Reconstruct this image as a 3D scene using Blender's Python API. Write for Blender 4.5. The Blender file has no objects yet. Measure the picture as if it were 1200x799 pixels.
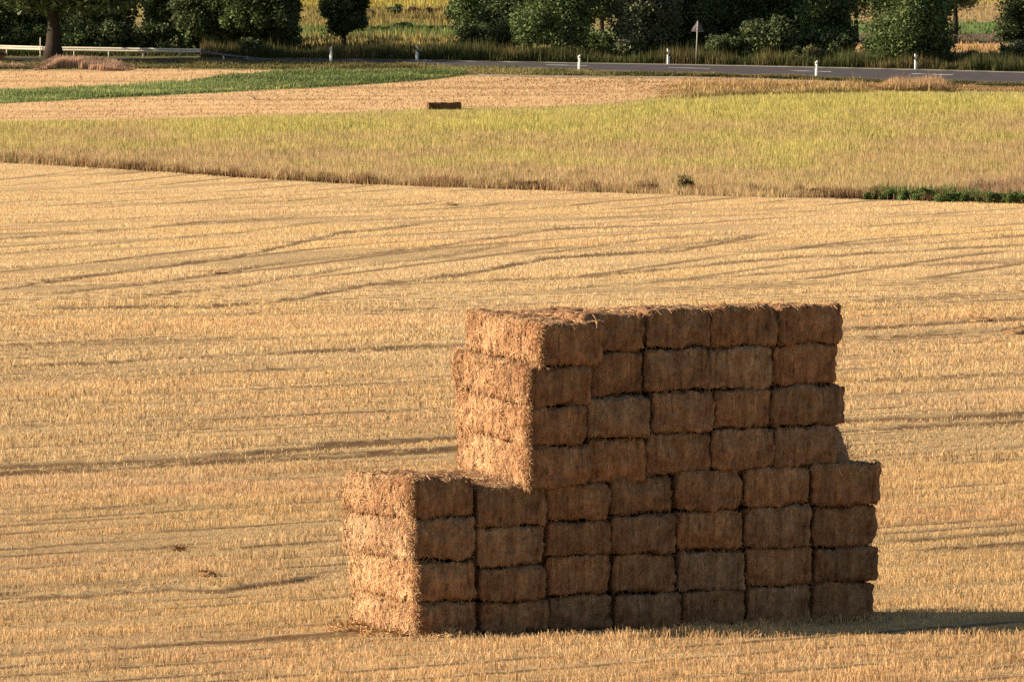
import bpy, math
import numpy as np

R = np.random.default_rng(7)
rad = math.radians
S = bpy.context.scene
COL = S.collection

# ------------------------------------------------------------------ camera
F = 11900.0            # focal length in pixels of a 1200 px wide picture
CAMH = 12.1
PITCH = math.atan(521.5 / F)
cd = bpy.data.cameras.new('camera')
cam = bpy.data.objects.new('camera', cd); COL.objects.link(cam)
cam.location = (0, 0, CAMH)
cam.rotation_euler = (math.pi / 2 - PITCH, 0, 0)
cd.sensor_width = 36; cd.lens = F / 1200 * 36
cd.clip_start = 1; cd.clip_end = 8000
S.camera = cam

# ------------------------------------------------------------------ light
SUN_EL = rad(24); PHI = rad(-.6)
sdir = np.array([-math.cos(PHI) * math.cos(SUN_EL), -math.sin(PHI) * math.cos(SUN_EL), math.sin(SUN_EL)])
w = bpy.data.worlds.new('World'); S.world = w; w.use_nodes = True
nt = w.node_tree; bg = nt.nodes['Background']
sky = nt.nodes.new('ShaderNodeTexSky'); sky.sky_type = 'NISHITA'; sky.sun_disc = False
sky.sun_elevation = SUN_EL; sky.sun_rotation = math.atan2(sdir[0], sdir[1]) % (2 * math.pi)
sky.air_density = 1.2; sky.dust_density = 1.5
nt.links.new(sky.outputs[0], bg.inputs[0]); bg.inputs[1].default_value = 0.05
sd = bpy.data.lights.new('sun', 'SUN'); sd.energy = 5.0; sd.angle = rad(0.5); sd.color = (1.0, 0.80, 0.58)
sun = bpy.data.objects.new('sun', sd); COL.objects.link(sun)
import mathutils
sun.rotation_euler = mathutils.Vector([float(v) for v in sdir]).to_track_quat('Z', 'Y').to_euler()
sun.location = (-40, 100, 40)
S.view_settings.view_transform = 'Standard'; S.view_settings.look = 'None'
S.view_settings.exposure = 0.96; S.view_settings.gamma = 1
S.cycles.max_bounces = 5; S.cycles.diffuse_bounces = 1; S.cycles.transparent_max_bounces = 4
S.cycles.use_denoising = False
S.render.film_transparent = False

# ------------------------------------------------------------------ noise and terrain
def vnoise(p, seed=0):
    """value noise, p (N,3) -> 0..1"""
    p = np.asarray(p, float)
    i = np.floor(p).astype(np.int64); f = p - i; f = f * f * (3 - 2 * f)
    def h(a, b, c):
        n = (a * 374761393 + b * 668265263 + c * 2147483647 + seed * 974634777) & 0xFFFFFFFF
        n = ((n ^ (n >> 13)) * 1274126177) & 0xFFFFFFFF
        n = ((n ^ (n >> 16)) * 2246822519) & 0xFFFFFFFF
        return ((n ^ (n >> 15)) & 0xFFFFFF) / float(0xFFFFFF)
    x, y, z = i[:, 0], i[:, 1], i[:, 2]
    r = 0
    for dx in (0, 1):
        wx = f[:, 0] if dx else 1 - f[:, 0]
        for dy in (0, 1):
            wy = f[:, 1] if dy else 1 - f[:, 1]
            for dz in (0, 1):
                wz = f[:, 2] if dz else 1 - f[:, 2]
                r = r + wx * wy * wz * h(x + dx, y + dy, z + dz)
    return r
def n2(x, y, sx, sy, seed=0, octs=2):
    x = np.asarray(x, float).ravel(); y = np.asarray(y, float).ravel()
    r = 0; a = 1; t = 0
    for o in range(octs):
        r = r + a * vnoise(np.stack([x / sx * 2 ** o, y / sy * 2 ** o, np.full_like(x, 3.7 * o)], 1), seed + o); t += a; a *= .5
    return r / t

PY = [-200, 0, 300, 360, 420, 470, 520, 580, 640, 680, 700, 720, 760, 800, 860, 1000, 1400, 2500, 6000]
PZ = [0, 0, 0, -.35, -1.25, -2.2, -2.95, -2.9, -1.95, -.72, 0, .7, 1.95, 3.0, 4.3, 7.5, 20, 70, 160]
_yy = np.arange(-200, 6000, 2.0)
_zz = np.interp(_yy, PY, PZ)
_k = np.hanning(21); _k /= _k.sum()
_zz = np.convolve(np.pad(_zz, 10, 'edge'), _k, 'valid')
def terrain(x, y):
    x = np.asarray(x, float); y = np.asarray(y, float)
    z = np.interp(y, _yy, _zz)
    sh = np.broadcast(x, y).shape
    xf = np.broadcast_to(x, sh).ravel(); yf = np.broadcast_to(y, sh).ravel()
    d = np.hypot(xf - 1, yf - 170)
    m = np.clip((d - 7) / 25, 0, 1)
    b = (n2(xf, yf, 26, 34, 5) - .5) * .26 * m
    return z + b.reshape(sh)
def project(x, y, z):
    """world -> picture (1200 wide)"""
    dz = z - CAMH
    c, s = math.cos(PITCH), math.sin(PITCH)
    fw = y * c - dz * s; up = y * s + dz * c
    return 600 + F * x / fw, 399.5 - F * up / fw
def ground_at(px, py):
    """where a sight line of the survey photograph meets the terrain"""
    px = np.atleast_1d(np.asarray(px, float)); py = np.atleast_1d(np.asarray(py, float))
    lo = np.full(px.shape, 60.0); hi = np.full(px.shape, 1500.0)
    c, s = math.cos(PITCH), math.sin(PITCH)
    u = -(py - 399.5) / F
    dx = (px - 600) / F; dy = c + u * s; dz = -s + u * c
    # first crossing: march then bisect
    ts = np.linspace(60, 1500, 1441)
    hit = np.full(px.shape, 1500.0); found = np.zeros(px.shape, bool)
    zz = np.interp(ts, _yy, _zz)
    for k in range(1, len(ts)):
        below = (CAMH + dz / dy * ts[k]) < zz[k]
        new = below & ~found
        lo[new] = ts[k - 1]; hi[new] = ts[k]; found |= new
    for _ in range(14):
        m = (lo + hi) / 2
        b = (CAMH + dz / dy * m) < terrain(dx / dy * m, m)
        hi = np.where(b, m, hi); lo = np.where(b, lo, m)
    m = (lo + hi) / 2
    return dx / dy * m, m
def gpt(px, py):
    x, y = ground_at(px, py); x, y = float(x[0]), float(y[0])
    return x, y, float(terrain(x, y))

# ------------------------------------------------------------------ mesh helpers
def link_mesh(name, V, Fq, mat, col=None, parent=None, smooth=False, loc=None):
    """V (n,3); Fq (m,3|4) or list of such arrays"""
    if not isinstance(Fq, list): Fq = [Fq]
    me = bpy.data.meshes.new(name)
    V = np.asarray(V, np.float32)
    me.vertices.add(len(V)); me.vertices.foreach_set('co', V.ravel())
    nl = sum(f.size for f in Fq); npol = sum(len(f) for f in Fq)
    me.loops.add(nl); me.polygons.add(npol)
    me.loops.foreach_set('vertex_index', np.concatenate([f.ravel() for f in Fq]).astype(np.int32))
    tot = np.concatenate([np.full(len(f), f.shape[1]) for f in Fq]).astype(np.int32)
    st = np.concatenate([[0], np.cumsum(tot)[:-1]]).astype(np.int32)
    me.polygons.foreach_set('loop_start', st); me.polygons.foreach_set('loop_total', tot)
    if smooth: me.polygons.foreach_set('use_smooth', np.ones(npol, bool))
    if col is not None:
        a = me.attributes.new('Col', 'FLOAT_COLOR', 'POINT')
        c = np.ones((len(V), 4), np.float32); c[:, :3] = col
        a.data.foreach_set('color', c.ravel())
    me.update(calc_edges=True)
    me.materials.append(mat)
    o = bpy.data.objects.new(name, me); COL.objects.link(o)
    if parent is not None: o.parent = parent
    if loc is not None: o.location = loc
    return o
def tag(o, label=None, cat=None, group=None, kind=None):
    if label: o['label'] = label
    if cat: o['category'] = cat
    if group: o['group'] = group
    if kind: o['kind'] = kind
    return o
def empty(name, loc, rz=0):
    o = bpy.data.objects.new(name, None); COL.objects.link(o)
    o.location = loc; o.rotation_euler = (0, 0, rz); o.empty_display_size = .2
    return o
class MB:
    def __init__(s): s.V = []; s.F = []; s.n = 0; s.C = []
    def add(s, V, Fc, c=None):
        V = np.asarray(V, float); s.V.append(V); s.F.append(np.asarray(Fc, int) + s.n); s.n += len(V)
        s.C.append(np.broadcast_to(np.array(c if c is not None else (1, 1, 1), float), (len(V), 3)))
        return s
    def box(s, c, d, rz=0, tap=1.0, shear=(0, 0)):
        hx, hy, hz = np.array(d) / 2
        P = np.array([(x * (tap if z > 0 else 1), y * (tap if z > 0 else 1), z) for z in (-hz, hz) for x, y in ((-hx, -hy), (hx, -hy), (hx, hy), (-hx, hy))])
        P[:, 0] += (P[:, 2] + hz) * shear[0]; P[:, 1] += (P[:, 2] + hz) * shear[1]
        ca, sa = math.cos(rz), math.sin(rz)
        P = np.stack([P[:, 0] * ca - P[:, 1] * sa, P[:, 0] * sa + P[:, 1] * ca, P[:, 2]], 1) + np.array(c)
        return s.add(P, [(0, 3, 2, 1), (4, 5, 6, 7), (0, 1, 5, 4), (1, 2, 6, 5), (2, 3, 7, 6), (3, 0, 4, 7)])
    def tube(s, pts, rads, n=8, cap=True):
        pts = np.asarray(pts, float); V = []; ph = np.arange(n) / n * 2 * math.pi
        for i, p in enumerate(pts):
            t = pts[min(i + 1, len(pts) - 1)] - pts[max(i - 1, 0)]; t = t / (np.linalg.norm(t) + 1e-9)
            a = np.cross(t, (0, 1, 0) if abs(t[1]) < .9 else (1, 0, 0)); a /= np.linalg.norm(a); b = np.cross(t, a)
            V.append(p + rads[i] * (np.outer(np.cos(ph), a) + np.outer(np.sin(ph), b)))
        Fc = []
        for i in range(len(pts) - 1):
            for k in range(n):
                Fc.append((i * n + k, i * n + (k + 1) % n, (i + 1) * n + (k + 1) % n, (i + 1) * n + k))
        V = np.concatenate(V)
        if cap:
            m = len(V); V = np.concatenate([V, pts[:1], pts[-1:]])
            for k in range(n):
                Fc.append((m, (k + 1) % n, k, k)); Fc.append((m + 1, m - n + k, m - n + (k + 1) % n, m - n + (k + 1) % n))
        return s.add(V, Fc)
    def build(s, name, mat, parent=None, smooth=False, loc=None):
        Fc = np.concatenate(s.F)
        tri = Fc[:, 2] == Fc[:, 3]
        L = []
        if (~tri).any(): L.append(Fc[~tri])
        if tri.any(): L.append(Fc[tri][:, :3])
        return link_mesh(name, np.concatenate(s.V), L, mat, None, parent, smooth, loc)

# ------------------------------------------------------------------ materials
def mat_new(name):
    m = bpy.data.materials.new(name); m.use_nodes = True
    n = m.node_tree; b = n.nodes['Principled BSDF']
    b.inputs['Specular IOR Level'].default_value = .25
    return m, n, b
def mixmul(n, a, b, f=1.0):
    x = n.nodes.new('ShaderNodeMix'); x.data_type = 'RGBA'; x.blend_type = 'MULTIPLY'
    x.inputs['Factor'].default_value = f
    n.links.new(a, x.inputs['A']); n.links.new(b, x.inputs['B'])
    return x.outputs['Result']
def ramp(n, src, stops):
    r = n.nodes.new('ShaderNodeValToRGB'); e = r.color_ramp.elements
    while len(e) < len(stops): e.new(.5)
    for k, (p, c) in enumerate(stops): e[k].position = p; e[k].color = (*c, 1)
    n.links.new(src, r.inputs[0]); return r.outputs[0]
def noise(n, vec, scale, detail=4, rough=.6, stretch=None, dist=0):
    t = n.nodes.new('ShaderNodeTexNoise'); t.inputs['Scale'].default_value = scale
    t.inputs['Detail'].default_value = detail; t.inputs['Roughness'].default_value = rough; t.inputs['Distortion'].default_value = dist
    if stretch:
        mp = n.nodes.new('ShaderNodeMapping'); mp.inputs['Scale'].default_value = stretch
        n.links.new(vec, mp.inputs['Vector']); vec = mp.outputs[0]
    n.links.new(vec, t.inputs['Vector']); return t.outputs['Fac']
def bump(n, b, h, strength, dist):
    x = n.nodes.new('ShaderNodeBump'); x.inputs['Strength'].default_value = strength; x.inputs['Distance'].default_value = dist
    n.links.new(h, x.inputs['Height']); n.links.new(x.outputs[0], b.inputs['Normal'])
def attr_col(n):
    a = n.nodes.new('ShaderNodeAttribute'); a.attribute_name = 'Col'; return a.outputs['Color']
def coords(n):
    return n.nodes.new('ShaderNodeTexCoord').outputs['Object']

def leaf_mat(name, trans=.25, rough=.7, scale=3.0):
    m, n, b = mat_new(name)
    n.links.new(attr_col(n), b.inputs['Base Color']); b.inputs['Roughness'].default_value = rough
    b.inputs['Specular IOR Level'].default_value = .15
    tr = n.nodes.new('ShaderNodeBsdfTranslucent'); n.links.new(attr_col(n), tr.inputs[0])
    mx = n.nodes.new('ShaderNodeMixShader'); mx.inputs[0].default_value = trans
    n.links.new(b.outputs[0], mx.inputs[1]); n.links.new(tr.outputs[0], mx.inputs[2])
    n.links.new(mx.outputs[0], n.nodes['Material Output'].inputs[0])
    return m
M_BLADE = leaf_mat('dry_straw_stalks', .35)
M_GRASS = leaf_mat('grass_blades', .3)
M_LEAF = leaf_mat('tree_leaves', .18)

M_GROUND, n, b = mat_new('field_soil_and_litter')
oc = coords(n)
nf = noise(n, oc, 9, 5, .7)
c1 = ramp(n, nf, [(.25, (.70, .67, .62)), (.5, (1.0, 1.0, .98)), (.78, (1.3, 1.28, 1.22))])
c2 = ramp(n, noise(n, oc, .35, 3, .6), [(.3, (.88, .86, .84)), (.7, (1.1, 1.1, 1.1))])
n.links.new(mixmul(n, mixmul(n, attr_col(n), c1), c2), b.inputs['Base Color'])
b.inputs['Roughness'].default_value = .95; bump(n, b, nf, .8, .06)

def straw_mat(name, tint):
    m, n, b = mat_new(name)
    oc = coords(n)
    geo = n.nodes.new('ShaderNodeNewGeometry')
    fa = noise(n, oc, 26, 5, .75, (1, 1, .42), .8)
    fb = noise(n, oc, 60, 3, .7, (1, .6, .5), 1.2)
    big = noise(n, oc, 3.2, 3, .6)
    ca = ramp(n, fa, [(.27, (.42, .33, .26)), (.4, (.86, .80, .73)), (.55, (1.08, 1.06, 1.0)), (.72, (1.36, 1.33, 1.22))])
    cb = ramp(n, fb, [(.3, (.70, .64, .58)), (.5, (1.02, 1.02, 1.02)), (.7, (1.25, 1.24, 1.2))])
    cc = ramp(n, big, [(.3, (.86, .80, .76)), (.7, (1.1, 1.1, 1.08))])
    cs = ramp(n, noise(n, oc, 15, 4, .65, (1, 1, .10), .3), [(.3, (.62, .58, .56)), (.5, (.98, .97, .96)), (.7, (1.32, 1.3, 1.28))])
    cp = ramp(n, noise(n, oc, 1.3, 2, .5), [(.35, (.80, .70, .66)), (.65, (1.12, 1.14, 1.16))])
    base = mixmul(n, mixmul(n, mixmul(n, mixmul(n, mixmul(n, attr_col(n), ca), cb), cc), cs), cp)
    n.links.new(base, b.inputs['Base Color']); b.inputs['Roughness'].default_value = .8
    ad = n.nodes.new('ShaderNodeMath'); ad.operation = 'ADD'
    n.links.new(fa, ad.inputs[0]); n.links.new(fb, ad.inputs[1])
    bump(n, b, ad.outputs[0], .9, .02)
    return m
M_BALE = straw_mat('pressed_straw', 0)

def simple_mat(name, col, rough=.6, metal=0, var=.15, scale=8):
    m, n, b = mat_new(name)
    lo = tuple(c * (1 - var) for c in col); hi = tuple(min(1, c * (1 + var)) for c in col)
    n.links.new(ramp(n, noise(n, coords(n), scale, 4), [(.3, lo), (.7, hi)]), b.inputs['Base Color'])
    b.inputs['Roughness'].default_value = rough; b.inputs['Metallic'].default_value = metal
    return m
M_BARK = simple_mat('brown_bark', (.045, .034, .026), .95, 0, .4, 6)
M_PALEBARK = simple_mat('pale_bark', (.34, .29, .22), .9, 0, .4, 6)
M_ZINC = simple_mat('weathered_zinc', (.70, .66, .56), .6, .0, .1, 3)
M_GREYPOLE = simple_mat('grey_pole', (.38, .36, .33), .6, 0, .1, 3)
M_POST = simple_mat('white_plastic', (.82, .80, .76), .5, 0, .05, 5)
M_BLACK = simple_mat('black_band', (.02, .02, .02), .5, 0, .1, 5)
M_REFL = simple_mat('reflector_face', (.55, .50, .42), .2, 0, .1, 5)
M_SIGNBACK = simple_mat('grey_sign_back', (.16, .13, .16), .6, 0, .12, 5)
M_SIGNRIM = simple_mat('pale_metal_rim', (.42, .39, .39), .5, .1, .05, 5)
M_RED = simple_mat('red_sign_border', (.5, .03, .03), .5, 0, .05, 5)
M_PAINT = simple_mat('worn_road_paint', (.36, .355, .34), .7, 0, .25, 2)

# ------------------------------------------------------------------ field layout (lines surveyed on the photograph)
LH = ([-900, 0, 100, 200, 300, 400, 600, 800, 1000, 1200, 2100], [150, 191, 196, 202, 209, 215, 222, 229, 234, 239, 262])     # near edge of the weedy field
LT = ([-900, 0, 100, 250, 400, 500, 620, 720, 780, 840, 900, 1000, 1200, 2100], [160, 142, 141, 137, 132, 127, 126, 121, 112, 108, 106, 104, 107, 116])  # its far edge
GB = ([-900, 0, 130, 300, 400, 500, 545], [165, 122, 115.5, 107, 102, 95, 89])    # green strip, near edge
GT = ([-900, 0, 150, 220, 270, 320, 400, 545], [140, 107, 102, 96, 88.5, 85, 84, 84])
VB = ([-900, 0, 150, 230, 300, 400, 520, 545, 600, 700, 800, 900, 1000, 1100, 1200, 2100], [83, 83, 82, 82, 83, 84, 86, 89, 90.5, 92, 92.5, 95, 99, 102, 104, 122])  # near edge of road verge
RB = ([-900, 240, 400, 470, 540, 600, 680, 800, 900, 1000, 1100, 1200, 2100], [72, 72.8, 74, 75, 77.5, 79.5, 82.5, 86.5, 90, 93.5, 96.5, 99, 124])
RT = ([-900, 240, 400, 500, 600, 700, 800, 900, 1000, 1100, 1200, 2100], [69, 70.2, 71.3, 72.3, 74, 75.4, 76.8, 78.8, 81, 83.5, 86, 110])
def L(line, px): return np.interp(px, line[0], line[1])

TRACKS = [  # (line, half width px, strength)
 ([(-200, 440), (0, 430), (400, 410), (540, 404), (985, 386), (1170, 374), (1400, 362)], 1.3, .9),
 ([(985, 398), (1200, 384), (1400, 372)], 1.3, .9), ([(-200, 414), (0, 405), (200, 398), (300, 395)], 2.2, .6),
 ([(-200, 555), (0, 545), (130, 541), (300, 530), (400, 520), (525, 513), (985, 492), (1200, 484), (1400, 475)], 2.3, 1),
 ([(-200, 565), (0, 555), (130, 549), (400, 533), (525, 525), (985, 503), (1200, 492), (1400, 484)], 1.8, 1),
 ([(-200, 580), (0, 575), (200, 568), (400, 560), (525, 552)], 1.3, .5),
 ([(150, 566), (400, 556)], 1.5, .7),
 ([(985, 448), (1180, 440), (1400, 430)], 1.2, .7),
 ([(-200, 708), (0, 697), (100, 696), (200, 687), (260, 690), (400, 671)], 2.2, 1),
 ([(0, 688), (130, 684), (200, 680)], 1.6, .8),
 ([(1030, 634), (1130, 628), (1200, 622), (1400, 612)], 2.0, .9), ([(1075, 646), (1200, 637), (1400, 628)], 2.0, .7),
 ([(-200, 775), (0, 765), (150, 757), (260, 752), (500, 738)], 2.0, .8), ([(100, 748), (330, 744)], 2.0, .6),
 ([(0, 643), (300, 641), (400, 636)], 1.6, .5), ([(0, 470), (300, 458), (525, 448)], 1.2, .6), ([(0, 500), (300, 489), (525, 478)], 1.2, .6),
 ([(0, 446), (300, 434), (525, 426)], 1.1, .6), ([(0, 600), (400, 588)], 1.3, .5),
 ([(-100, 288), (0, 280), (100, 272), (250, 259), (380, 252)], 1.0, .8),
 ([(-100, 304), (0, 297), (130, 285), (280, 272), (420, 255)], .9, .7),
 ([(-100, 322), (0, 314), (120, 306), (250, 296)], .9, .6),
 ([(-100, 352), (0, 338), (130, 320), (280, 300), (400, 273), (520, 259)], 1.1, .9),
 ([(40, 346), (200, 328), (330, 308), (500, 290), (650, 268), (800, 262)], 1.0, .8),
 ([(120, 352), (280, 335), (400, 315), (530, 298), (620, 283)], 1.0, .7),
 ([(40, 360), (240, 359), (330, 352), (420, 335), (560, 318), (640, 302), (800, 292), (920, 270)], 1.3, .9),
 ([(380, 336), (520, 330), (700, 323), (900, 303), (1200, 286), (1400, 276)], 1.0, .8),
 ([(610, 300), (760, 280), (900, 270)], .9, .7), ([(700, 302), (830, 283), (930, 268)], .9, .7),
 ([(850, 296), (1000, 286), (1110, 276)], 1.0, .7), ([(960, 293), (1200, 276), (1400, 266)], .9, .7),
 ([(640, 340), (800, 327), (1000, 313), (1200, 306), (1400, 300)], 1.0, .7), ([(1000, 330), (1200, 320), (1400, 312)], 1.0, .6),
 ([(0, 262), (300, 252), (600, 243)], .8, .5), ([(400, 240), (700, 240), (1000, 250), (1200, 252)], .7, .4),
 ([(500, 265), (640, 258), (900, 250)], .8, .5), ([(60, 240), (300, 236), (500, 232)], .7, .4),
 ([(0, 225), (260, 228), (500, 240), (640, 245)], .7, .4),
 ([(0, 372), (300, 368), (540, 362)], 1.0, .5), ([(985, 352), (1200, 342), (1400, 334)], 1.4, .7), ([(985, 364), (1200, 352)], 1.0, .5),
]
def track_mask(px, py, x, y):
    m = np.zeros(len(px))
    wob = (n2(x, y, .45, .9, 31) - .5) * 2.8
    brk = n2(x, y, 7, 7, 33)
    for ln, hw, st in TRACKS:
        a = np.array(ln, float)
        ins = (px > a[0, 0]) & (px < a[-1, 0])
        yl = np.interp(px, a[:, 0], a[:, 1])
        e = np.clip(np.minimum(px - a[0, 0], a[-1, 0] - px) / 40, 0, 1)
        dd = py - yl + wob; d = np.where(dd > 0, dd * .45, -dd * 1.1)
        m = np.maximum(m, np.where(ins, st * e * np.clip((hw * 1.1 - d) / (hw * .45), 0, 1) * np.clip(.1 + .55 * st + brk * 1.2, 0, 1), 0))
    return m
C45 = math.cos(rad(45))
def streak(x, y):
    """broken lines between the passes of the combine; they swing round in the far half of the field"""
    u = (x + y) * C45; v = (y - x) * C45
    far = np.clip((y - 285) / 60, 0, 1)
    # far half: the working direction turns toward the line of sight
    aa = rad(45) * (1 - far) + rad(66) * far
    uf = x * math.cos(rad(66)) + y * math.sin(rad(66)); vf = -x * math.sin(rad(66)) + y * math.cos(rad(66))
    n_ = n2(u, v, 15, .62, 51, 2) * (1 - far) + n2(uf, vf, 16, 1.1, 53, 2) * far
    b2 = n2(u, v, 16, 3.4, 57, 2)
    return np.clip((n_ * .62 + b2 * .5 - .60) / .09, 0, 1)
def drill_gaps(x, y):
    """narrow gaps between the combine's passes: core of the gap, and pressed stalks on its near side"""
    fr = (y > 322)
    A = np.where(fr, rad(76), rad(45)); sp = np.where(fr, 3.9, 1.55)
    u = x * np.cos(A) + y * np.sin(A); v = y * np.cos(A) - x * np.sin(A)
    v = v + (n2(u, v, 40, 60, 71, 1) - .5) * 1.2 * np.where(fr, 2.5, 1) + (n2(x, y, .5, .7, 72) - .5) * .32
    k = np.floor(v / sp); d = v - (k + .5) * sp + (n2(k * 7.3, k * 0, 1, 1, 73, 1) - .5) * .7
    on = n2(u, k * 5.1, np.where(fr, 18, 6.5), 1.0, 74, 2)
    st = np.clip((on - .36) / .14, 0, 1)
    wd = np.where(fr, .34, .24)
    core = st * np.clip((wd - np.abs(d)) / .12, 0, 1)
    side = st * np.clip((wd + .7 + d) / .35, 0, 1) * (d < 0)
    return core * np.where(fr, .8, 1), side
def bank(px, py):
    """the untouched far edge of a wheel track, where stalks stand tall"""
    m = np.zeros(len(px))
    for ln, hw, st in TRACKS:
        a = np.array(ln, float); ins = (px > a[0, 0]) & (px < a[-1, 0])
        dd = np.interp(px, a[:, 0], a[:, 1]) - py
        m = np.maximum(m, np.where(ins & (dd > 0) & (dd < 3.5), st, 0))
    return m
def trodden(px, py, x, y):
    """stalks pressed low on the near side of a wheel track"""
    m = np.zeros(len(px)); reach = .12 * F / np.maximum(y, 100)
    for ln, hw, st in TRACKS:
        a = np.array(ln, float); ins = (px > a[0, 0]) & (px < a[-1, 0])
        dd = py - np.interp(px, a[:, 0], a[:, 1])
        m = np.maximum(m, np.where(ins & (dd > 0), st * np.clip((reach * 1.0 + hw - dd + 3 * (n2(x, y, .7, 1.0, 35) - .5)) / (reach * .4), 0, 1), 0))
    return m

STRAW = np.array([.65, .465, .245]); SOIL = np.array([.14, .082, .034])
YEL = np.array([.62, .545, .18]); PINKT = np.array([.62, .43, .24]); GREEN = np.array([.17, .23, .08])
OLIVE = np.array([.20, .19, .07]); GOLD = np.array([.50, .40, .12])
def zone_color(px, py, x, y):
    wb = (n2(x, y, 3, 3, 11) - .5) * 3
    py = py + wb * np.clip((py) / 300, .12, 1)
    N = len(px); c = np.empty((N, 3))
    big = n2(x, y, 22, 30, 13)[:, None]
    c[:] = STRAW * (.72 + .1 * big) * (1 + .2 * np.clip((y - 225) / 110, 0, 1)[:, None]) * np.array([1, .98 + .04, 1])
    tm = np.maximum(np.maximum(track_mask(px, py, x, y), .35 * streak(x, y)), drill_gaps(x, y)[0])[:, None]
    near = (py > L(LH, px))[:, None]
    cn = c * (1 - tm) + SOIL * 1.1 * tm
    # weedy field
    yt, yb = L(LT, px), L(LH, px)
    t = np.clip((py - yt) / (yb - yt), 0, 1)[:, None]
    cw = YEL * (1 - t) + PINKT * t
    cw = cw * (.55 + .2 * big)
    cp = PINKT * np.array([1.12, 1.1, 1.05]) * (.9 + .2 * big)            # pale stubble beyond
    tr = np.clip(n2(x, y, 14, 1.6, 71) * 2.2 - 1.15, 0, .45)[:, None]
    cp = cp * (1 - tr) + SOIL * 1.6 * tr
    out = np.where(near, cn, np.where((py > yt)[:, None], cw, cp))
    g = (py < L(GB, px)) & (py > L(GT, px)) & (px < 545)
    out[g] = GREEN * 1.1
    vz = py < L(VB, px)
    out[vz] = OLIVE * .9
    pth = (px > 545) & (py < L(VB, px) + .3) & (py > L(VB, px) - 2.6) & (px < 1000)
    out[pth] = np.array([.30, .25, .18])
    far = py < L(RT, px) - 1
    f = py
    farc = np.empty((N, 3)); farc[:] = np.array([.40, .34, .09])
    farc[f > 12] = np.array([.27, .22, .08])
    farc[(f > 34) & (f < 46)] = np.array([.15, .19, .06])
    farc[f >= 46] = np.array([.33, .27, .10])
    farc[f >= 56] = OLIVE * .6
    rgt = px > 950
    farc[rgt & (f > 49) & (f < 64)] = np.array([.52, .34, .15])
    farc[rgt & (f > 40) & (f <= 49)] = np.array([.14, .11, .07])
    farc[rgt & (f > 26) & (f <= 40)] = np.array([.13, .20, .055])
    farc[rgt & (f > 4) & (f <= 26)] = np.array([.36, .26, .12])
    out[far] = farc[far]
    hill = y > 1500
    out[hill] = np.array([.07, .10, .04])
    return out

# ---- ground: one sheet out to the horizon
rows_y = np.concatenate([np.array([-200, -60, 20, 80, 110, 130, 142]),
                         CAMH * F / (np.arange(900, 330, -1.2) + 122.2)])
last = rows_y[-1]
rows_y = np.concatenate([rows_y, np.arange(last + .5, 700, .8), np.arange(700.5, 850, 1.2), np.geomspace(855, 5900, 60)])
ang = np.concatenate([np.linspace(-700, -40, 12)[:-1], np.arange(-40, 1241, 5.0), np.linspace(1240, 1900, 12)[1:]])
side = (ang - 600) / F
def row_x(yv):
    base = side * np.maximum(yv, 60)
    # outer columns reach far sideways
    k = np.abs(side) > .0545
    e = np.sign(side) * (np.abs(side) - .0545) / (np.abs(side).max() - .0545) * 2500
    return np.where(k, base + e, base)
X = np.array([row_x(v) for v in rows_y]); Y = np.repeat(rows_y[:, None], X.shape[1], 1)
Z = terrain(X, Y)
pxg, pyg = project(X.ravel(), np.maximum(Y.ravel(), 60), Z.ravel())
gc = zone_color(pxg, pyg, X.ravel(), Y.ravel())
tmv = track_mask(pxg, pyg, X.ravel(), Y.ravel()) * (pyg > L(LH, pxg))
Zg = Z.ravel() - .05 * tmv
nr, nc = X.shape
ii = (np.arange(nr - 1)[:, None] * nc + np.arange(nc - 1)[None]).ravel()
Fg = np.stack([ii, ii + 1, ii + nc + 1, ii + nc], 1)
ground = link_mesh('ground', np.stack([X.ravel(), Y.ravel(), Zg], 1), Fg, M_GROUND, gc, smooth=True)
tag(ground, kind='structure')

# ---- road
M_ROAD, n, b = mat_new('asphalt')
oc = coords(n)
n.links.new(ramp(n, noise(n, oc, 1.5, 5, .7), [(.3, (.045, .041, .047)), (.5, (.068, .062, .069)), (.7, (.092, .085, .088))]), b.inputs['Base Color'])
b.inputs['Roughness'].default_value = .85; bump(n, b, noise(n, oc, 40, 2), .3, .01)
def strip(name, pxs, top, bot, mat, dz, nacross=6, kind='structure', edge=False):
    pxs = np.asarray(pxs, float)
    V = []
    for k in range(nacross + 1):
        t = k / nacross
        x, y = ground_at(pxs, top(pxs) * (1 - t) + bot(pxs) * t)
        V.append(np.stack([x, y, terrain(x, y) + dz], 1))
    m = len(pxs)
    if edge:  # skirt gives the slab a real edge
        V = [V[0] - np.array([0, 0, .15])] + V + [V[-1] - np.array([0, 0, .15])]
    V = np.concatenate(V); r = len(V) // m
    i = (np.arange(r - 1)[:, None] * m + np.arange(m - 1)[None]).ravel()
    o = link_mesh(name, V, np.stack([i, i + m, i + m + 1, i + 1], 1), mat, None)
    if kind: o['kind'] = kind
    return o
rx = np.arange(-400, 1700, 12.0)
strip('road', rx, lambda p: L(RT, p), lambda p: L(RB, p), M_ROAD, .07, 10, edge=True)
strip('road_edge_line', rx, lambda p: L(RT, p) + .25, lambda p: L(RT, p) + .25 + .55 * np.clip((p - 300) / 500, .3, 1.2), M_PAINT, .078, 1)
for a, bq in ((-60, -20), (640, 688), (783, 832), (925, 974), (1068, 1117), (1215, 1262)):
    strip('road_centre_dash', np.linspace(a, bq, 6), lambda p: L(RT, p) * .58 + L(RB, p) * .42, lambda p: L(RT, p) * .58 + L(RB, p) * .42 + .55, M_PAINT, .078, 1)

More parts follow.
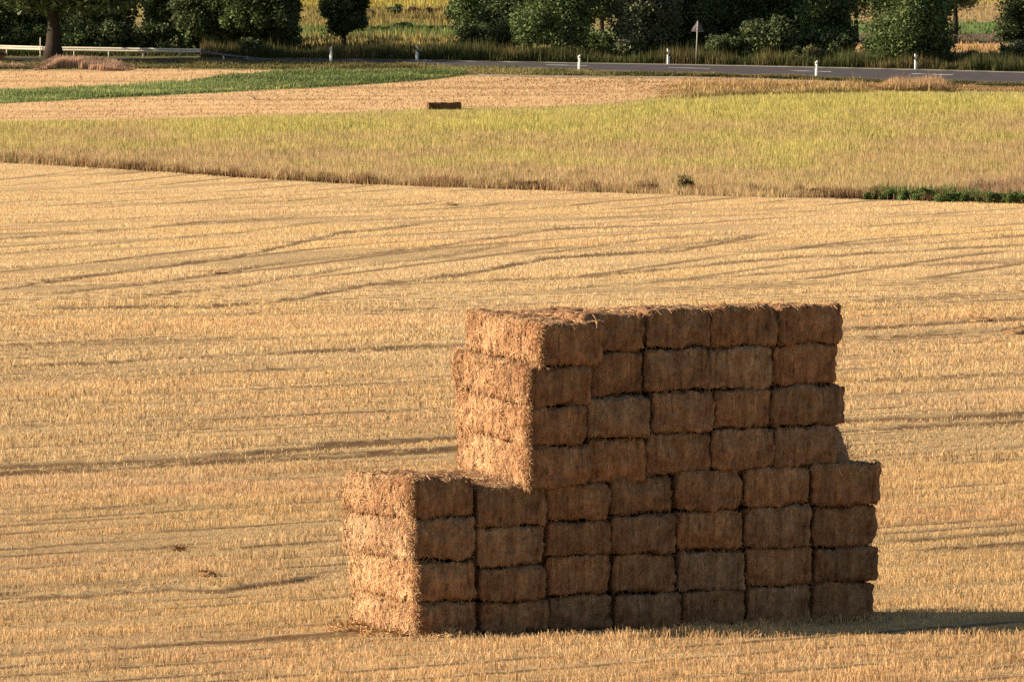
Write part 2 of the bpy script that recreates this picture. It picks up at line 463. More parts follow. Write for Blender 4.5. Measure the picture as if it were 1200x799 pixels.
# ------------------------------------------------------------------ stalks, stubble, grass
def stalks(name, x, y, z, h, wd, lean, col, mat, tri=False, kind='stuff', yaw=None, droop=None, tipcol=None):
    N = len(x)
    yaw = R.uniform(0, math.pi, N) if yaw is None else yaw
    la = R.uniform(0, 2 * math.pi, N)
    lx = np.cos(la) * lean * h; ly = np.sin(la) * lean * h
    ax, ay = np.cos(yaw) * wd / 2, np.sin(yaw) * wd / 2
    B = np.stack([x, y, z], 1)
    A = np.stack([ax, ay, np.zeros(N)], 1)
    T = B + np.stack([lx, ly, h], 1)
    if tri:
        V = np.stack([B - A, B + A, T], 1); k = 3
    else:
        V = np.stack([B - A, B + A, T + A * .75, T - A * .75], 1); k = 4
    C = np.repeat(col[:, None, :], k, 1)
    if tipcol is not None: C[:, 2:, :] = tipcol[:, None, :]
    Fc = np.arange(N * k).reshape(N, k)
    return link_mesh(name, V.reshape(-1, 3), Fc, mat, np.clip(C.reshape(-1, 3), 0, 1))
def scatter(y0, y1, dens, margin=2.5, pxr=(-30, 1230)):
    """random ground points in the wedge the picture covers plus a margin"""
    xa = (pxr[0] - 600) / F; xb = (pxr[1] - 600) / F
    out = []
    ys = np.linspace(y0, y1, max(2, int((y1 - y0) / 8) + 1))
    for a, bq in zip(ys[:-1], ys[1:]):
        ym = (a + bq) / 2; x0 = xa * bq - margin; x1 = xb * bq + margin
        nn = int((bq - a) * (x1 - x0) * (dens(ym) if callable(dens) else dens))
        out.append(np.stack([R.uniform(x0, x1, nn), R.uniform(a, bq, nn)], 1))
    p = np.concatenate(out); return p[:, 0], p[:, 1]
def colvar(base, N, v=.16, warm=.06):
    k = 1 + R.normal(0, v, (N, 1)); wv = R.normal(0, warm, (N, 1))
    return np.clip(base * k * (1 + wv * np.array([[1, 0, -1.2]])), .01, .95)

# stack footprint, needed to keep stalks off it
TH = rad(25.8); EX = np.array([math.cos(TH), math.sin(TH)]); NX = np.array([-math.sin(TH), math.cos(TH)])  # along the front, into the depth
_gx, _gy = ground_at(484, 746.5); P0 = np.array([float(_gx[0]), float(_gy[0])])
def front_uz(px, py):
    """survey of the front plane: picture point -> (u along, z up)"""
    c, s = math.cos(PITCH), math.sin(PITCH)
    u = -(py - 399.5) / F
    d = np.array([(px - 600) / F, c + u * s, -s + u * c])
    # ray t*d, solve  t*d.xy = P0 + a*EX
    A = np.array([[d[0], -EX[0]], [d[1], -EX[1]]])
    t, a = np.linalg.solve(A, P0)
    return a, CAMH + t * d[2]
def in_stack(x, y, pad=.0):
    dx, dy = x - P0[0], y - P0[1]
    u = dx * EX[0] + dy * EX[1]; v = dx * NX[0] + dy * NX[1]
    return (u > -pad) & (u < 8.25 + pad) & (v > -pad + .03) & (v < 2.5 + pad)

# near stubble: drilled rows
def stubble(name, y0, y1, dens, wfun, tri):
    x, y = scatter(y0, y1, dens)
    u = (x + y) * C45; v = (y - x) * C45
    far_rows = y > 300
    v2 = np.round(v / .17) * .17 + R.normal(0, .028, len(v))
    clump = n2(u, v2, .16, .17, 81, 1)
    x = np.where(far_rows, x, (u - v2) * C45); y = np.where(far_rows, y, (u + v2) * C45)
    z = terrain(x, y)
    px, py = project(x, y, z)
    u = (x + y) * C45; v = (y - x) * C45
    jit = R.normal(0, .75, len(px)); tm = track_mask(px, py + jit, x, y); st = streak(x, y); td = trodden(px, py, x, y); dg, ds = drill_gaps(x + R.normal(0, .09, len(x)), y + R.normal(0, .12, len(x))); tm = np.maximum(tm, dg); td = np.maximum(td, ds * .8)
    keep = (py > L(LH, px) + 1) & ~in_stack(x, y, .02) & (R.random(len(x)) > np.maximum(tm * .97, st * .5)) & (R.random(len(x)) < .25 + 1.2 * clump)
    u, v = u[keep], v[keep]; x, y, z, tm, st, cl, td = x[keep], y[keep], z[keep], tm[keep], st[keep], clump[keep], td[keep]
    N = len(x)
    fr = np.clip((y - 290) / 60, 0, 1); ca, sa = math.cos(rad(64)), math.sin(rad(64))
    rid = n2(u, v, 3.5, .75, 41, 2) * (1 - fr) + n2(x * ca + y * sa, y * ca - x * sa, 7, 1.3, 42, 2) * fr
    hmod = np.clip(.15 + 1.75 * (rid - .02), .3, 1.7) * (.8 + .4 * n2(x, y, 6, 6, 46))
    hmod = hmod * (1 + .35 * bank(px[keep], py[keep]))
    h = (.098 * hmod + .022 * R.normal(size=N)) * (1 - .6 * tm) * (1 - .55 * st) * (1 - .5 * td)
    h = h * np.where(y > 300, .85, 1.0)
    h = np.clip(h * (.8 + .4 * cl) * (.7 + .6 * n2(x, y, .45, .8, 45)), .03, .26)
    tint = n2(x, y, 9, 14, 43)[:, None]; t2 = n2(x, y, 1.7, 1.7, 47)[:, None]
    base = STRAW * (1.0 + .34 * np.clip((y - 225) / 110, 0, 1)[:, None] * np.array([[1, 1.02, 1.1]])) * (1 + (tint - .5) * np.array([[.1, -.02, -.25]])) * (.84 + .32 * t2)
    pink = np.clip((n2(x, y, 12, 9, 61) - .5) * 4, 0, 1)[:, None] * np.array([[.02, -.02, .0]])
    c = colvar((base + pink) * (.80 + .4 * n2(x, y, .35, .5, 49)[:, None]), N, .15, .05)
    lie = R.random(N) < .10 + .35 * td
    lean = np.abs(R.normal(0, .34, N)) + lie * R.uniform(.6, 1.6, N)
    g = R.random(N) < .02 * (n2(x, y, 4, 4, 63) > .62)
    c[g] = np.array([.16, .20, .06])
    z = z - .05 * tm
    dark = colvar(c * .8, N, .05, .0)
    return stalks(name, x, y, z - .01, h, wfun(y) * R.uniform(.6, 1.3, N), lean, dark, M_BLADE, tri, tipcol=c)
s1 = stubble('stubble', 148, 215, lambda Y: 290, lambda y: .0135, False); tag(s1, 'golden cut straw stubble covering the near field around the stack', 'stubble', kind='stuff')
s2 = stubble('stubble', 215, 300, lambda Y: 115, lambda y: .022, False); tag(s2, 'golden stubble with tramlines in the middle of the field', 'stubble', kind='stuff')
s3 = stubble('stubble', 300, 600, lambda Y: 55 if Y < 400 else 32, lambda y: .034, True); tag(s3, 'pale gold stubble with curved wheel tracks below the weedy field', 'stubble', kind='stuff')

# weedy yellow-green field
x, y = scatter(488, 705, 52, 3)
z = terrain(x, y); px, py = project(x, y, z)
wb = (n2(x, y, 4, 4, 11) - .5) * 4
yt, yb = L(LT, px), L(LH, px)
t = (py + wb * .9 - yt) / (yb - yt)
k = (t > 0) & (py < yb) & (R.random(len(x)) < np.clip(t * 9, .15, 1))
x, y, z, t, px, py = x[k], y[k], z[k], t[k], px[k], py[k]; N = len(x)
nb = n2(x, y, 8, 16, 91); nb2 = n2(x, y, 2.2, 5, 93); nb3 = n2(x, y, .9, 1.4, 95)
# yellow-green on the upper right, pinkish brown toward the near edge and in patches
yel = np.clip(1.22 - t * 1.75 + (nb - .5) * 1.6 + (nb2 - .5) * 1.0 + (np.minimum(px, 900) - 500) / 2200 - np.clip(px - 950, 0, 300) / 900, 0, 1)[:, None]
base = (YEL * 1.12) * yel + (PINKT * np.array([1.05, 1.1, 1.05])) * (1 - yel)
base = base * (.72 + .5 * nb3[:, None]) * (.85 + .3 * nb2[:, None])
c = colvar(base, N, .2, .06)
gr = R.random(N) < (.10 + .25 * (nb2 > .62)); c[gr] = colvar(np.array([.20, .21, .06]), int(gr.sum()), .2)
h = np.clip(.26 + .2 * nb + R.normal(0, .10, N), .12, .95) * np.clip(.35 + t * 4, .35, 1)
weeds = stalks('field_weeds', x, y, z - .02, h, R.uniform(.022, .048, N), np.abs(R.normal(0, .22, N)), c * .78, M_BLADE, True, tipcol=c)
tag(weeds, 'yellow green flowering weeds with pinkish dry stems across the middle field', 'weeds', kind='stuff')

# brown dry margin along the near edge of the weedy field
q = 15000
px = R.uniform(-60, 1260, q); off = R.exponential(2.6, q) * (.3 + 1.3 * n2(px, px * 0, 30, 1, 101))
py = L(LH, px) - off + R.normal(0, .5, q)
x, y = ground_at(px, py); z = terrain(x, y); N = q
cm = n2(px, px * 0, 14, 1, 103)[:, None]
c = colvar(np.array([.27, .165, .085]) * (.5 + 1.0 * cm), N, .22)
h = np.clip((.12 + .55 * n2(px, px * 0, 9, 1, 105)) * np.clip(1.3 - off / 12, .3, 1) + R.normal(0, .05, N), .08, .9)
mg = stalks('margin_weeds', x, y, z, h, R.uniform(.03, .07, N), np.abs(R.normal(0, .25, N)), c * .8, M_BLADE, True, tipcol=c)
tag(mg, 'brown dried dock and grass along the edge between stubble and weeds', 'dry weeds', kind='stuff')

# pale stubble beyond, green strip, road verge
def band(name, n_, top, bot, pxr, hgt, hv, wid, colf, mat, label, cat, lean=.2, yp=0):
    px = R.uniform(pxr[0], pxr[1], n_); tt = R.random(n_)
    a, b2 = top(px), bot(px); ok = b2 > a + .05
    px, tt, a, b2 = px[ok], tt[ok], a[ok], b2[ok]
    py = a + (b2 - a) * tt
    x, y = ground_at(px, py); z = terrain(x, y); N = len(x)
    c = colf(px, py, x, y, N)
    ed = np.clip(np.minimum(px - pxr[0], pxr[1] - px) / 25, .25, 1) if pxr[1] - pxr[0] < 300 else 1
    h = np.clip(hgt * (1 + R.normal(0, hv, N)) * (.35 + 1.3 * n2(x, y, 1.8, 3, 111)) * ed, .03, 3)
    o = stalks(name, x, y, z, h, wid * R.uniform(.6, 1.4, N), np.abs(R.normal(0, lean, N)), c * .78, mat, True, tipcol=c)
    tag(o, label, cat, kind='stuff'); return o
def c_pale(px, py, x, y, N):
    return colvar(PINKT * np.array([1.12, 1.13, 1.13]) * (.86 + .3 * n2(x, y, 9, 2.2, 113)[:, None]), N, .12)
band('far_stubble', 42000, lambda p: L(VB, p), lambda p: L(LT, p) + 2, (-40, 1240), .12, .25, .06, c_pale, M_BLADE, 'pinkish gold stubble between the weedy field and the road', 'stubble')
def c_green(px, py, x, y, N):
    return colvar(np.array([.26, .33, .12]) * (.75 + .6 * n2(x, y, 6, 3, 115)[:, None]) + (n2(x, y, 5, 2, 117)[:, None] > .66) * np.array([.16, .13, .05]), N, .22)
band('grass_strip', 26000, lambda p: L(GT, p), lambda p: L(GB, p), (-40, 545), .22, .25, .06, c_green, M_GRASS, 'fresh green grass strip crossing the pale field on the left', 'grass')
def c_verge(px, py, x, y, N):
    return colvar(OLIVE * (.7 + .7 * n2(x, y, 4, 2, 119)[:, None]) + (n2(x, y, 3, 2, 121)[:, None] > .55) * np.array([.16, .11, .05]), N, .2)
band('verge_grass', 26000, lambda p: L(RB, p) + .4, lambda p: L(VB, p) - .8 - 1.4 * ((p > 560) & (p < 1000)), (-40, 1240), .16, .3, .06, c_verge, M_GRASS, 'olive and tan grass of the near road verge', 'grass')
# tall weeds on the far verge, behind the road
def c_far(px, py, x, y, N):
    m = n2(x, y, 2.2, 2, 123)[:, None]
    m = np.clip((m - .5) * 2.5, 0, 1); base = np.array([.10, .115, .04]) * (1 - m) + np.array([.27, .20, .09]) * m
    return colvar(base, N, .25)
band('far_verge_weeds', 42000, lambda p: L(RT, p) - 7.0, lambda p: L(RT, p) - 1.7, (235, 1240), .6, .45, .06, c_far, M_GRASS, 'tall dark weeds and dry stems along the far side of the road', 'weeds', .15)
band('far_verge_weeds', 9000, lambda p: 54 + 0 * p, lambda p: 67 + 0 * p, (-40, 235), .35, .3, .06, lambda px, py, x, y, N: colvar(np.array([.13, .15, .05]), N, .25), M_GRASS, 'low olive grass behind the guardrail', 'grass', .15)
def c_mead(px, py, x, y, N):
    m = n2(x, y, 8, 3, 125)[:, None]
    zc = zone_color(px, py, x, y) * 1.2
    return colvar(zc * (.75 + .7 * m), N, .2)
band('far_meadow', 16000, lambda p: 0 * p - 6, lambda p: L(RT, p) - 10, (335, 560), .45, .3, .10, c_mead, M_GRASS, 'yellow and green rough meadow far behind the road', 'meadow')
band('far_meadow', 5000, lambda p: 0 * p - 6, lambda p: L(RT, p) - 14, (1000, 1240), .3, .3, .10, c_mead, M_GRASS, 'far field strips seen between the trees on the right', 'meadow')
# reddish dry grass by the oak, and the dry weeds on the right at the field edge
def c_red(px, py, x, y, N): return colvar(np.array([.74, .50, .36]) * (.7 + .6 * n2(x, y, .5, 3, 127)[:, None]), N, .14)
band('dry_tall_grass', 8500, lambda p: 77 + 0 * p, lambda p: 82.5 + 1.5 * np.sin(p / 17), (40, 158), .55, .12, .06, c_red, M_BLADE, 'reddish tall dry grass in front of the oak and guardrail', 'dry grass', .07)
band('dry_tall_grass', 1200, lambda p: 78 + 0 * p, lambda p: 82.0 + 0 * p, (-40, 46), .3, .3, .05, c_red, M_BLADE, 'low reddish dry grass left of the oak', 'dry grass', .1)
band('dry_weeds', 3800, lambda p: 100.5 + 0 * p, lambda p: 107 + (p - 1000) * .02, (1025, 1125), .5, .3, .06, lambda px, py, x, y, N: colvar(np.array([.55, .38, .21]) * (.6 + .8 * n2(x, y, 1.2, 3, 129)[:, None]), N, .2), M_BLADE, 'rusty dry weeds at the field edge below the road on the right', 'dry weeds')
band('dry_weeds', 6500, lambda p: 101 + 0 * p, lambda p: L(LT, p) + 6, (770, 1030), .35, .4, .06, lambda px, py, x, y, N: colvar(np.array([.60, .44, .21]) * (.6 + .9 * n2(x, y, 1.6, 2, 131)[:, None]), N, .2), M_BLADE, 'tangled straw coloured weeds between road path and yellow field', 'dry weeds')

# ------------------------------------------------------------------ straw bales
LITF = np.array([1.78, 1.95, 2.02])   # sunlight put into the colour: loose straw on left and top faces brighter
def make_bale(name, u0, u1, zf, zb, length, seed, loc_u, loc_z, prot=0., yaw=0., fib=(500, 0, 0), col=(.50, .32, .15), taper=0., crack=0):
    """front plane at v=prot. zf=(z0,z1) at the front, zb at the back."""
    rr = np.random.default_rng(seed)
    W = u1 - u0; H = ((zf[1] - zf[0]) + (zb[1] - zb[0])) / 2
    st = .035
    nx, ny, nz = int(W / st), int(length / .05), int(H / st)
    gx = np.linspace(-W / 2, W / 2, nx + 1); gy = np.linspace(0, length, ny + 1); gz = np.linspace(0, H, nz + 1)
    V = []; Fc = []; n0 = 0
    def face(A, Bq, fn):
        nonlocal n0
        a, b2 = np.meshgrid(A, Bq, indexing='ij'); P = fn(a.ravel(), b2.ravel()); V.append(P)
        i = (np.arange(len(A) - 1)[:, None] * len(Bq) + np.arange(len(Bq) - 1)[None]).ravel() + n0
        Fc.append(np.stack([i, i + len(Bq), i + len(Bq) + 1, i + 1], 1)); n0 += len(P)
    full = np.full_like
    face(gx, gz, lambda a, c: np.stack([a, full(a, 0), c], 1))
    face(gx[::-1], gz, lambda a, c: np.stack([a, full(a, length), c], 1))
    face(gy[::-1], gz, lambda a, c: np.stack([full(a, -W / 2), a, c], 1))
    face(gy, gz, lambda a, c: np.stack([full(a, W / 2), a, c], 1))
    face(gx, gy, lambda a, c: np.stack([a, c, full(a, H)], 1))
    face(gx[::-1], gy, lambda a, c: np.stack([a, c, full(a, 0)], 1))
    V = np.concatenate(V); Fc = np.concatenate(Fc)
    key, idx, inv = np.unique(np.round(V * 2000).astype(np.int64), axis=0, return_index=True, return_inverse=True)
    V = V[idx]; Fc = inv.ravel()[Fc]
    def shape(P, raw=False):
        r = .07
        lo = np.array([-W / 2 + r, r, r]); hi = np.array([W / 2 - r, length - r, H - r])
        q = np.clip(P, lo, hi); d = P - q; nn = np.linalg.norm(d, axis=1, keepdims=True)
        nrm = d / np.maximum(nn, 1e-6)
        P2 = q + nrm * r
        # bulge, lumps, fine rag
        sd_ = seed % 997
        bu = .022 * (np.sin(np.clip(P[:, 2] / H, 0, 1) * math.pi) - .5)
        lump = (vnoise(P * 3.1 + seed, sd_) - .5) * .085 + (vnoise(P * 9 + seed, sd_ + 1) - .5) * .045 + (vnoise(P * np.array([22, 22, 12]) + seed, sd_ + 2) - .5) * .055
        # twine grooves on the ends, flake joints on the long sides
        # layers separate at the top and bottom edges of the long side
        tw = np.zeros(len(P))
        for g in np.linspace(-.38, .38, 5) * W: tw += np.exp(-((P[:, 0] - g - .01 * np.sin(P[:, 2] * 9)) / .013) ** 2)
        fk = np.zeros(len(P))
        for g in flakes: fk += fd[g] * np.exp(-((P[:, 1] - g - .02 * np.sin(P[:, 2] * 7 + g * 9)) / .02) ** 2)
        ny_ = np.abs(nrm[:, 1]); nx_ = np.abs(nrm[:, 0])
        dsp = bu + lump - .03 * tw * ny_ - fk * nx_
        return P2 + nrm * dsp[:, None], nrm
    fl = np.cumsum(rr.uniform(.16, .34, 16)); flakes = [float(g) for g in fl if g < length - .08]
    fd = {g: float(rr.choice([.01, .025, .05], p=[.4, .4, .2])) for g in flakes}
    if crack: flakes.append(crack); fd[crack] = .13
    P, nrm = shape(V)
    c0 = np.array(col)
    cn = (vnoise(P * 5 + seed, seed % 97) - .5)[:, None]
    C = c0 * (1 + .35 * cn * np.array([1, .95, .8]))
    C = C * (1 + .12 * (P[:, 2:3] / H - .5) * np.array([-.6, .2, .4]))
    Vs = [P]; Fs4 = [Fc]; Cs = [C]; nv = len(P)
    # loose straws standing out of the faces
    def fibres(cnt, pts, nr_, lens, cscale, lift=.35, wid=.009):
        nonlocal nv
        Q, nn = shape(pts)
        t = rr.normal(size=(cnt, 3)); t -= (t * nn).sum(1, keepdims=True) * nn; t /= np.linalg.norm(t, axis=1, keepdims=True)
        d = t + nn * np.abs(rr.normal(0, lift, (cnt, 1))); d[:, 2] -= .25 * rr.random(cnt); d[:, 2] *= np.where(np.abs(nn[:, 2]) < .5, 1.6, 1)
        d /= np.linalg.norm(d, axis=1, keepdims=True)
        s = np.cross(d, nn + rr.normal(0, .5, (cnt, 3))); s /= np.linalg.norm(s, axis=1, keepdims=True)
        ln = rr.uniform(lens[0], lens[1], (cnt, 1)); wd = wid * rr.uniform(.5, 1.2, (cnt, 1))
        a = Q - nn * .006; m = a + d * ln * .5; e = m + (d + np.array([0, 0, -.5]) * rr.random((cnt, 1))) * ln * .5
        W_ = np.stack([a - s * wd, a + s * wd, m + s * wd, m - s * wd, e + s * wd * .6, e - s * wd * .6], 1).reshape(-1, 3)
        b0 = np.arange(cnt)[:, None] * 6 + nv
        Fs4.append(np.concatenate([b0 + np.array([[0, 1, 2, 3]]), b0 + np.array([[3, 2, 4, 5]])]))
        Vs.append(W_); nv += len(W_)
        cc = c0 * cscale * (1 + rr.normal(0, .2, (cnt, 1))) * (1 + rr.normal(0, .06, (cnt, 3)))
        Cs.append(np.repeat(np.clip(cc, .02, .9), 6, 0))
    nF, nL, nT = fib
    if nF:
        p = np.stack([rr.uniform(-W / 2, W / 2, nF), np.zeros(nF), rr.uniform(0, H, nF)], 1); fibres(nF, p, 0, (.04, .13), 1.05, .06, .0045)
        k = nF // 4   # ragged edges
        e = rr.random(k) < .5
        p = np.stack([np.where(e, rr.uniform(-W / 2, W / 2, k), rr.choice([-W / 2, W / 2], k)), np.full(k, .02), np.where(e, rr.choice([0.02, H], k), rr.uniform(0, H, k))], 1)
        fibres(k, p, 0, (.03, .09), 1.0, .35, .0045)
    if nL:
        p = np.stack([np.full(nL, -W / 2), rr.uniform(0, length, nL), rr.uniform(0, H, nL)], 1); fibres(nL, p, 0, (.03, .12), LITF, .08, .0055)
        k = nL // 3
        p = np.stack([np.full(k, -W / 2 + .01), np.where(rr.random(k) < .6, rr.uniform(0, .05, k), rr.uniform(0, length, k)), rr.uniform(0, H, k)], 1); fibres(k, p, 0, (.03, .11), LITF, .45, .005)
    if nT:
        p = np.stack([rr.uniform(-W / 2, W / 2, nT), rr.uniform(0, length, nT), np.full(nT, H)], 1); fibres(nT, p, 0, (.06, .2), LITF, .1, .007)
    P = np.concatenate(Vs)
    # fit the settled wedge shape
    f = np.clip(P[:, 1] / length, 0, 1)
    z0 = zf[0] * (1 - f) + zb[0] * f; z1 = zf[1] * (1 - f) + zb[1] * f
    zz = P[:, 2] / H
    P = np.stack([P[:, 0] * (1 + taper * f), P[:, 1], z0 + zz * (z1 - z0) - loc_z], 1)
    um = (u0 + u1) / 2
    o = link_mesh(name, P, np.concatenate(Fs4), M_BALE, np.concatenate(Cs))
    xy = P0 + EX * um + NX * prot
    o.location = (xy[0], xy[1], loc_z + 0.0)
    o.rotation_euler = (0, 0, TH + yaw)
    return o

# measured front faces: per column, x range and y of the layer boundaries (bottom .. top), in the survey picture
LOWER = [  # columns of the wide lower block, bottom layer first
 ((487, 558), (485, 558), (483, 558), (481, 558), [746.5, 704, 656, 607, 558]),
 ((563, 645), (563, 643), (561, 641), (561, 641), [744, 704.5, 664.5, 617, 570]),
 ((646, 721), (645, 717), (643, 717), (642, 716), [741, 698, 650, 611, 567]),
 ((723, 797), (720, 795), (718, 793), (718, 790), [739, 695, 649, 603, 556]),
 ((799, 873), (797, 874), (795, 871), (794, 867), [736, 692, 644, 598, 549]),
 ((876, 950), (876, 953), (873, 950), (873, 949), [733, 687, 641.5, 593, 547]),
 ((953, 1026), (955, 1028), (953, 1029), (952, 1031), [730, 681, 641, 592, 542]),
]
UPPER = [  # columns of the narrower upper block
 ((614, 688), (613, 683), (613, 690), (627, 701), [571, 521, 476, 429, 377]),
 ((690, 757), (686, 761), (693, 756), (684, 755), [568, 513, 464, 412, 367]),
 ((758, 835), (764, 838), (758, 830), (758, 832), [557, 506, 457, 407.5, 360]),
 ((836, 908), (838, 902), (829, 905), (833, 909), [550, 501, 456, 406, 358]),
 ((908, 981), (904, 990), (905, 982), (911, 985), [548, 499, 451, 402.5, 355.5]),
]
ORD = ['first', 'second', 'third', 'fourth', 'fifth', 'sixth', 'seventh', 'eighth']
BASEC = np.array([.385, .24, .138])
_, z4b = 0, None
LB = [0, .65, 1.29, 1.93, 2.58]          # back levels of the lower block
UB = [2.58, 3.24, 3.90, 4.56, 5.21]      # back levels of the upper block
G1 = 'square straw bales stacked in the wide lower block'
G2 = 'square straw bales stacked in the narrow upper block'
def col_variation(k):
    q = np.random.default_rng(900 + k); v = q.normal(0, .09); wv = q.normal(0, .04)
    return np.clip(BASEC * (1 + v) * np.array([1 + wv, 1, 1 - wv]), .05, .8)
notes = {}
def look(layer, colm, upper):
    n_l = 4
    if upper:
        if colm == 0 and layer == 3: return 'topmost bale at the sunlit left end, overhanging the bale below'
        if colm == 0: return 'straw bale with sunlit long side in the upper block, %s from its top' % ORD[3 - layer]
        if layer == 3: return 'shaded bale with sunlit top on the crest of the stack, %s' % (ORD[colm] + ' from the left' if colm < 4 else 'at its right end')
        if colm == 4: return 'shaded bale at the right end of the upper block, %s layer below crest' % ORD[2 - layer]
        return 'shaded bale, upper block, %s from the left end, %s layer below the crest' % (ORD[colm], ORD[2 - layer])
    if colm == 0 and layer == 3: return 'top bale of the low left step, sunlit long side, deep crack near its corner'
    if colm == 0: return 'straw bale with sunlit long side in the lower block, %s from the ground' % ORD[layer]
    if layer == 3 and colm == 1: return 'drooping bale on the low left step, right beside the foot of the upper block'
    if colm == 6 and layer == 3: return 'rounded bale on the small right step below the loose straw'
    if colm == 6: return 'shaded bale at the right end of the lower block, %s from the ground' % ORD[layer]
    return 'shaded bale, lower block, %s from the sunlit end, %s layer from the ground' % (ORD[colm], ORD[layer])
seed = 100
for blk, (tab, backs, up) in enumerate(((LOWER, LB, False), (UPPER, UB, True))):
    for ci, col_ in enumerate(tab):
        ys = col_[4]
        for li in range(4):
            xa, xb = col_[li]
            ua, _z = front_uz(xa, (ys[li] + ys[li + 1]) / 2); ub, _z = front_uz(xb, (ys[li] + ys[li + 1]) / 2)
            _, z0 = front_uz((xa + xb) / 2, ys[li]); _, z1 = front_uz((xa + xb) / 2, ys[li + 1])
            if li == 0 and not up: z0 = 0.0
            zb0, zb1 = backs[li], backs[li + 1]
            r2 = np.random.default_rng(seed)
            g = .006
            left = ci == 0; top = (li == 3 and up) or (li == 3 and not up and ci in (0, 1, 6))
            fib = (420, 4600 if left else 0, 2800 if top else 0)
            pr = float(np.clip(r2.normal(0, .04), -.08, .07))
            if up and ci == 0: pr = -.14 - .03 * (li == 3)
            crack = .52 if (left and li == 3) else (.95 if left and li == 1 and up else 0)
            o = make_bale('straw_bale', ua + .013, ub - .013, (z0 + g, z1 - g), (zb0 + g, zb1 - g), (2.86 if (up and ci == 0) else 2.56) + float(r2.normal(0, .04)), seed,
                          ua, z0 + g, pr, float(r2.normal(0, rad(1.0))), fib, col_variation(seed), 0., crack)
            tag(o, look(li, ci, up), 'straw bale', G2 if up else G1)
            seed += 1

# small bale far out in the pale stubble
def far_bale():
    xa, ya, za = gpt(501, 128.5)
    xb = xa + (540 - 501) / F * ya
    Lb = xb - xa
    st = MB()
    nx_, ny_, nz_ = 30, 14, 10
    W_, D_, H_ = Lb, .8, .46
    P = []; Fc = []
    import itertools
    n0 = 0; V = []
    def face(A, Bq, fn):
        nonlocal n0
        a, b2 = np.meshgrid(A, Bq, indexing='ij'); Pp = fn(a.ravel(), b2.ravel()); V.append(Pp)
        i = (np.arange(len(A) - 1)[:, None] * len(Bq) + np.arange(len(Bq) - 1)[None]).ravel() + n0
        Fc.append(np.stack([i, i + len(Bq), i + len(Bq) + 1, i + 1], 1)); n0 += len(Pp)
    gx, gy, gz = np.linspace(-W_ / 2, W_ / 2, nx_), np.linspace(-D_ / 2, D_ / 2, ny_), np.linspace(0, H_, nz_)
    fl = np.full_like
    for s_ in (-1, 1):
        face(gx[::-s_], gz, lambda a, c: np.stack([a, fl(a, D_ / 2 * s_), c], 1))
        face(gy[::s_], gz, lambda a, c: np.stack([fl(a, W_ / 2 * s_), a, c], 1))
    face(gx, gy, lambda a, c: np.stack([a, c, fl(a, H_)], 1)); face(gx[::-1], gy, lambda a, c: np.stack([a, c, fl(a, 0)], 1))
    V = np.concatenate(V); Fc = np.concatenate(Fc)
    V = V + ((np.stack([vnoise(V * 4 + 9 * j, j) for j in range(3)], 1) - .5) * .12)
    V[:, 2] -= .03
    C = np.array([.13, .08, .045]) * (1 + .5 * (vnoise(V * 8, 3)[:, None] - .5))  # whole bale coloured darker than the stacked ones, with random mottling
    o = link_mesh('straw_bale', V, Fc, M_BALE, C)
    o.location = ((xa + xb) / 2, ya, za); o.rotation_euler = (0, 0, rad(10))
    tag(o, 'single dark bale lying alone in the pale stubble before the road', 'straw bale')
far_bale()

HEAPS = []
# loose straw slumped on the right step, and a few scraps lying in the field
def heap(name, cx, cy, cz, rx_, ry_, h, rot, cnt, seed, col, label, cat, fl=(.06, .2)):
    rr = np.random.default_rng(seed)
    a = np.linspace(0, 2 * math.pi, 29)[:-1]; V = []; rings = 9
    for k in range(rings):
        t = k / (rings - 1); r = math.cos(t * math.pi / 2) ** .8; zz = math.sin(t * math.pi / 2) * h
        p = np.stack([np.cos(a) * rx_ * r, np.sin(a) * ry_ * r, np.full(len(a), zz)], 1); V.append(p)
    V = np.concatenate(V); nn = V / np.linalg.norm(V + 1e-6, axis=1, keepdims=True)
    V = V + nn * ((vnoise(V * 6 + seed, seed) - .5) * .3 * h)[:, None]
    m = len(a); Fc = [(k * m + i, k * m + (i + 1) % m, (k + 1) * m + (i + 1) % m, (k + 1) * m + i) for k in range(rings - 1) for i in range(m)]
    C = np.tile(np.array(col), (len(V), 1)); 
    ix = rr.integers(0, len(V), cnt); q = V[ix] + rr.normal(0, .03, (cnt, 3)) * min(1, h * 3)
    d = rr.normal(size=(cnt, 3)); d[:, 2] = np.abs(d[:, 2]) * .4; d /= np.linalg.norm(d, axis=1, keepdims=True)
    s = np.cross(d, rr.normal(size=(cnt, 3))); s /= np.linalg.norm(s, axis=1, keepdims=True); ln = rr.uniform(*fl, (cnt, 1))
    q[:, 2] = np.maximum(q[:, 2], .01)
    W_ = np.stack([q - s * .006, q + s * .006, q + d * ln + s * .005, q + d * ln - s * .005], 1).reshape(-1, 3)
    F2 = np.arange(cnt * 4).reshape(-1, 4) + len(V)
    C2 = np.repeat(np.array(col) * (1.2 + rr.normal(0, .25, (cnt, 1))), 4, 0)
    ca, sa = math.cos(rot), math.sin(rot)
    P = np.concatenate([V, W_]); P = np.stack([P[:, 0] * ca - P[:, 1] * sa, P[:, 0] * sa + P[:, 1] * ca, P[:, 2]], 1)
    o = link_mesh(name, P, [np.array(Fc), F2], M_BALE, np.clip(np.concatenate([C, C2]), .01, .9)); o.location = (cx, cy, cz)
    tag(o, label, cat); return o
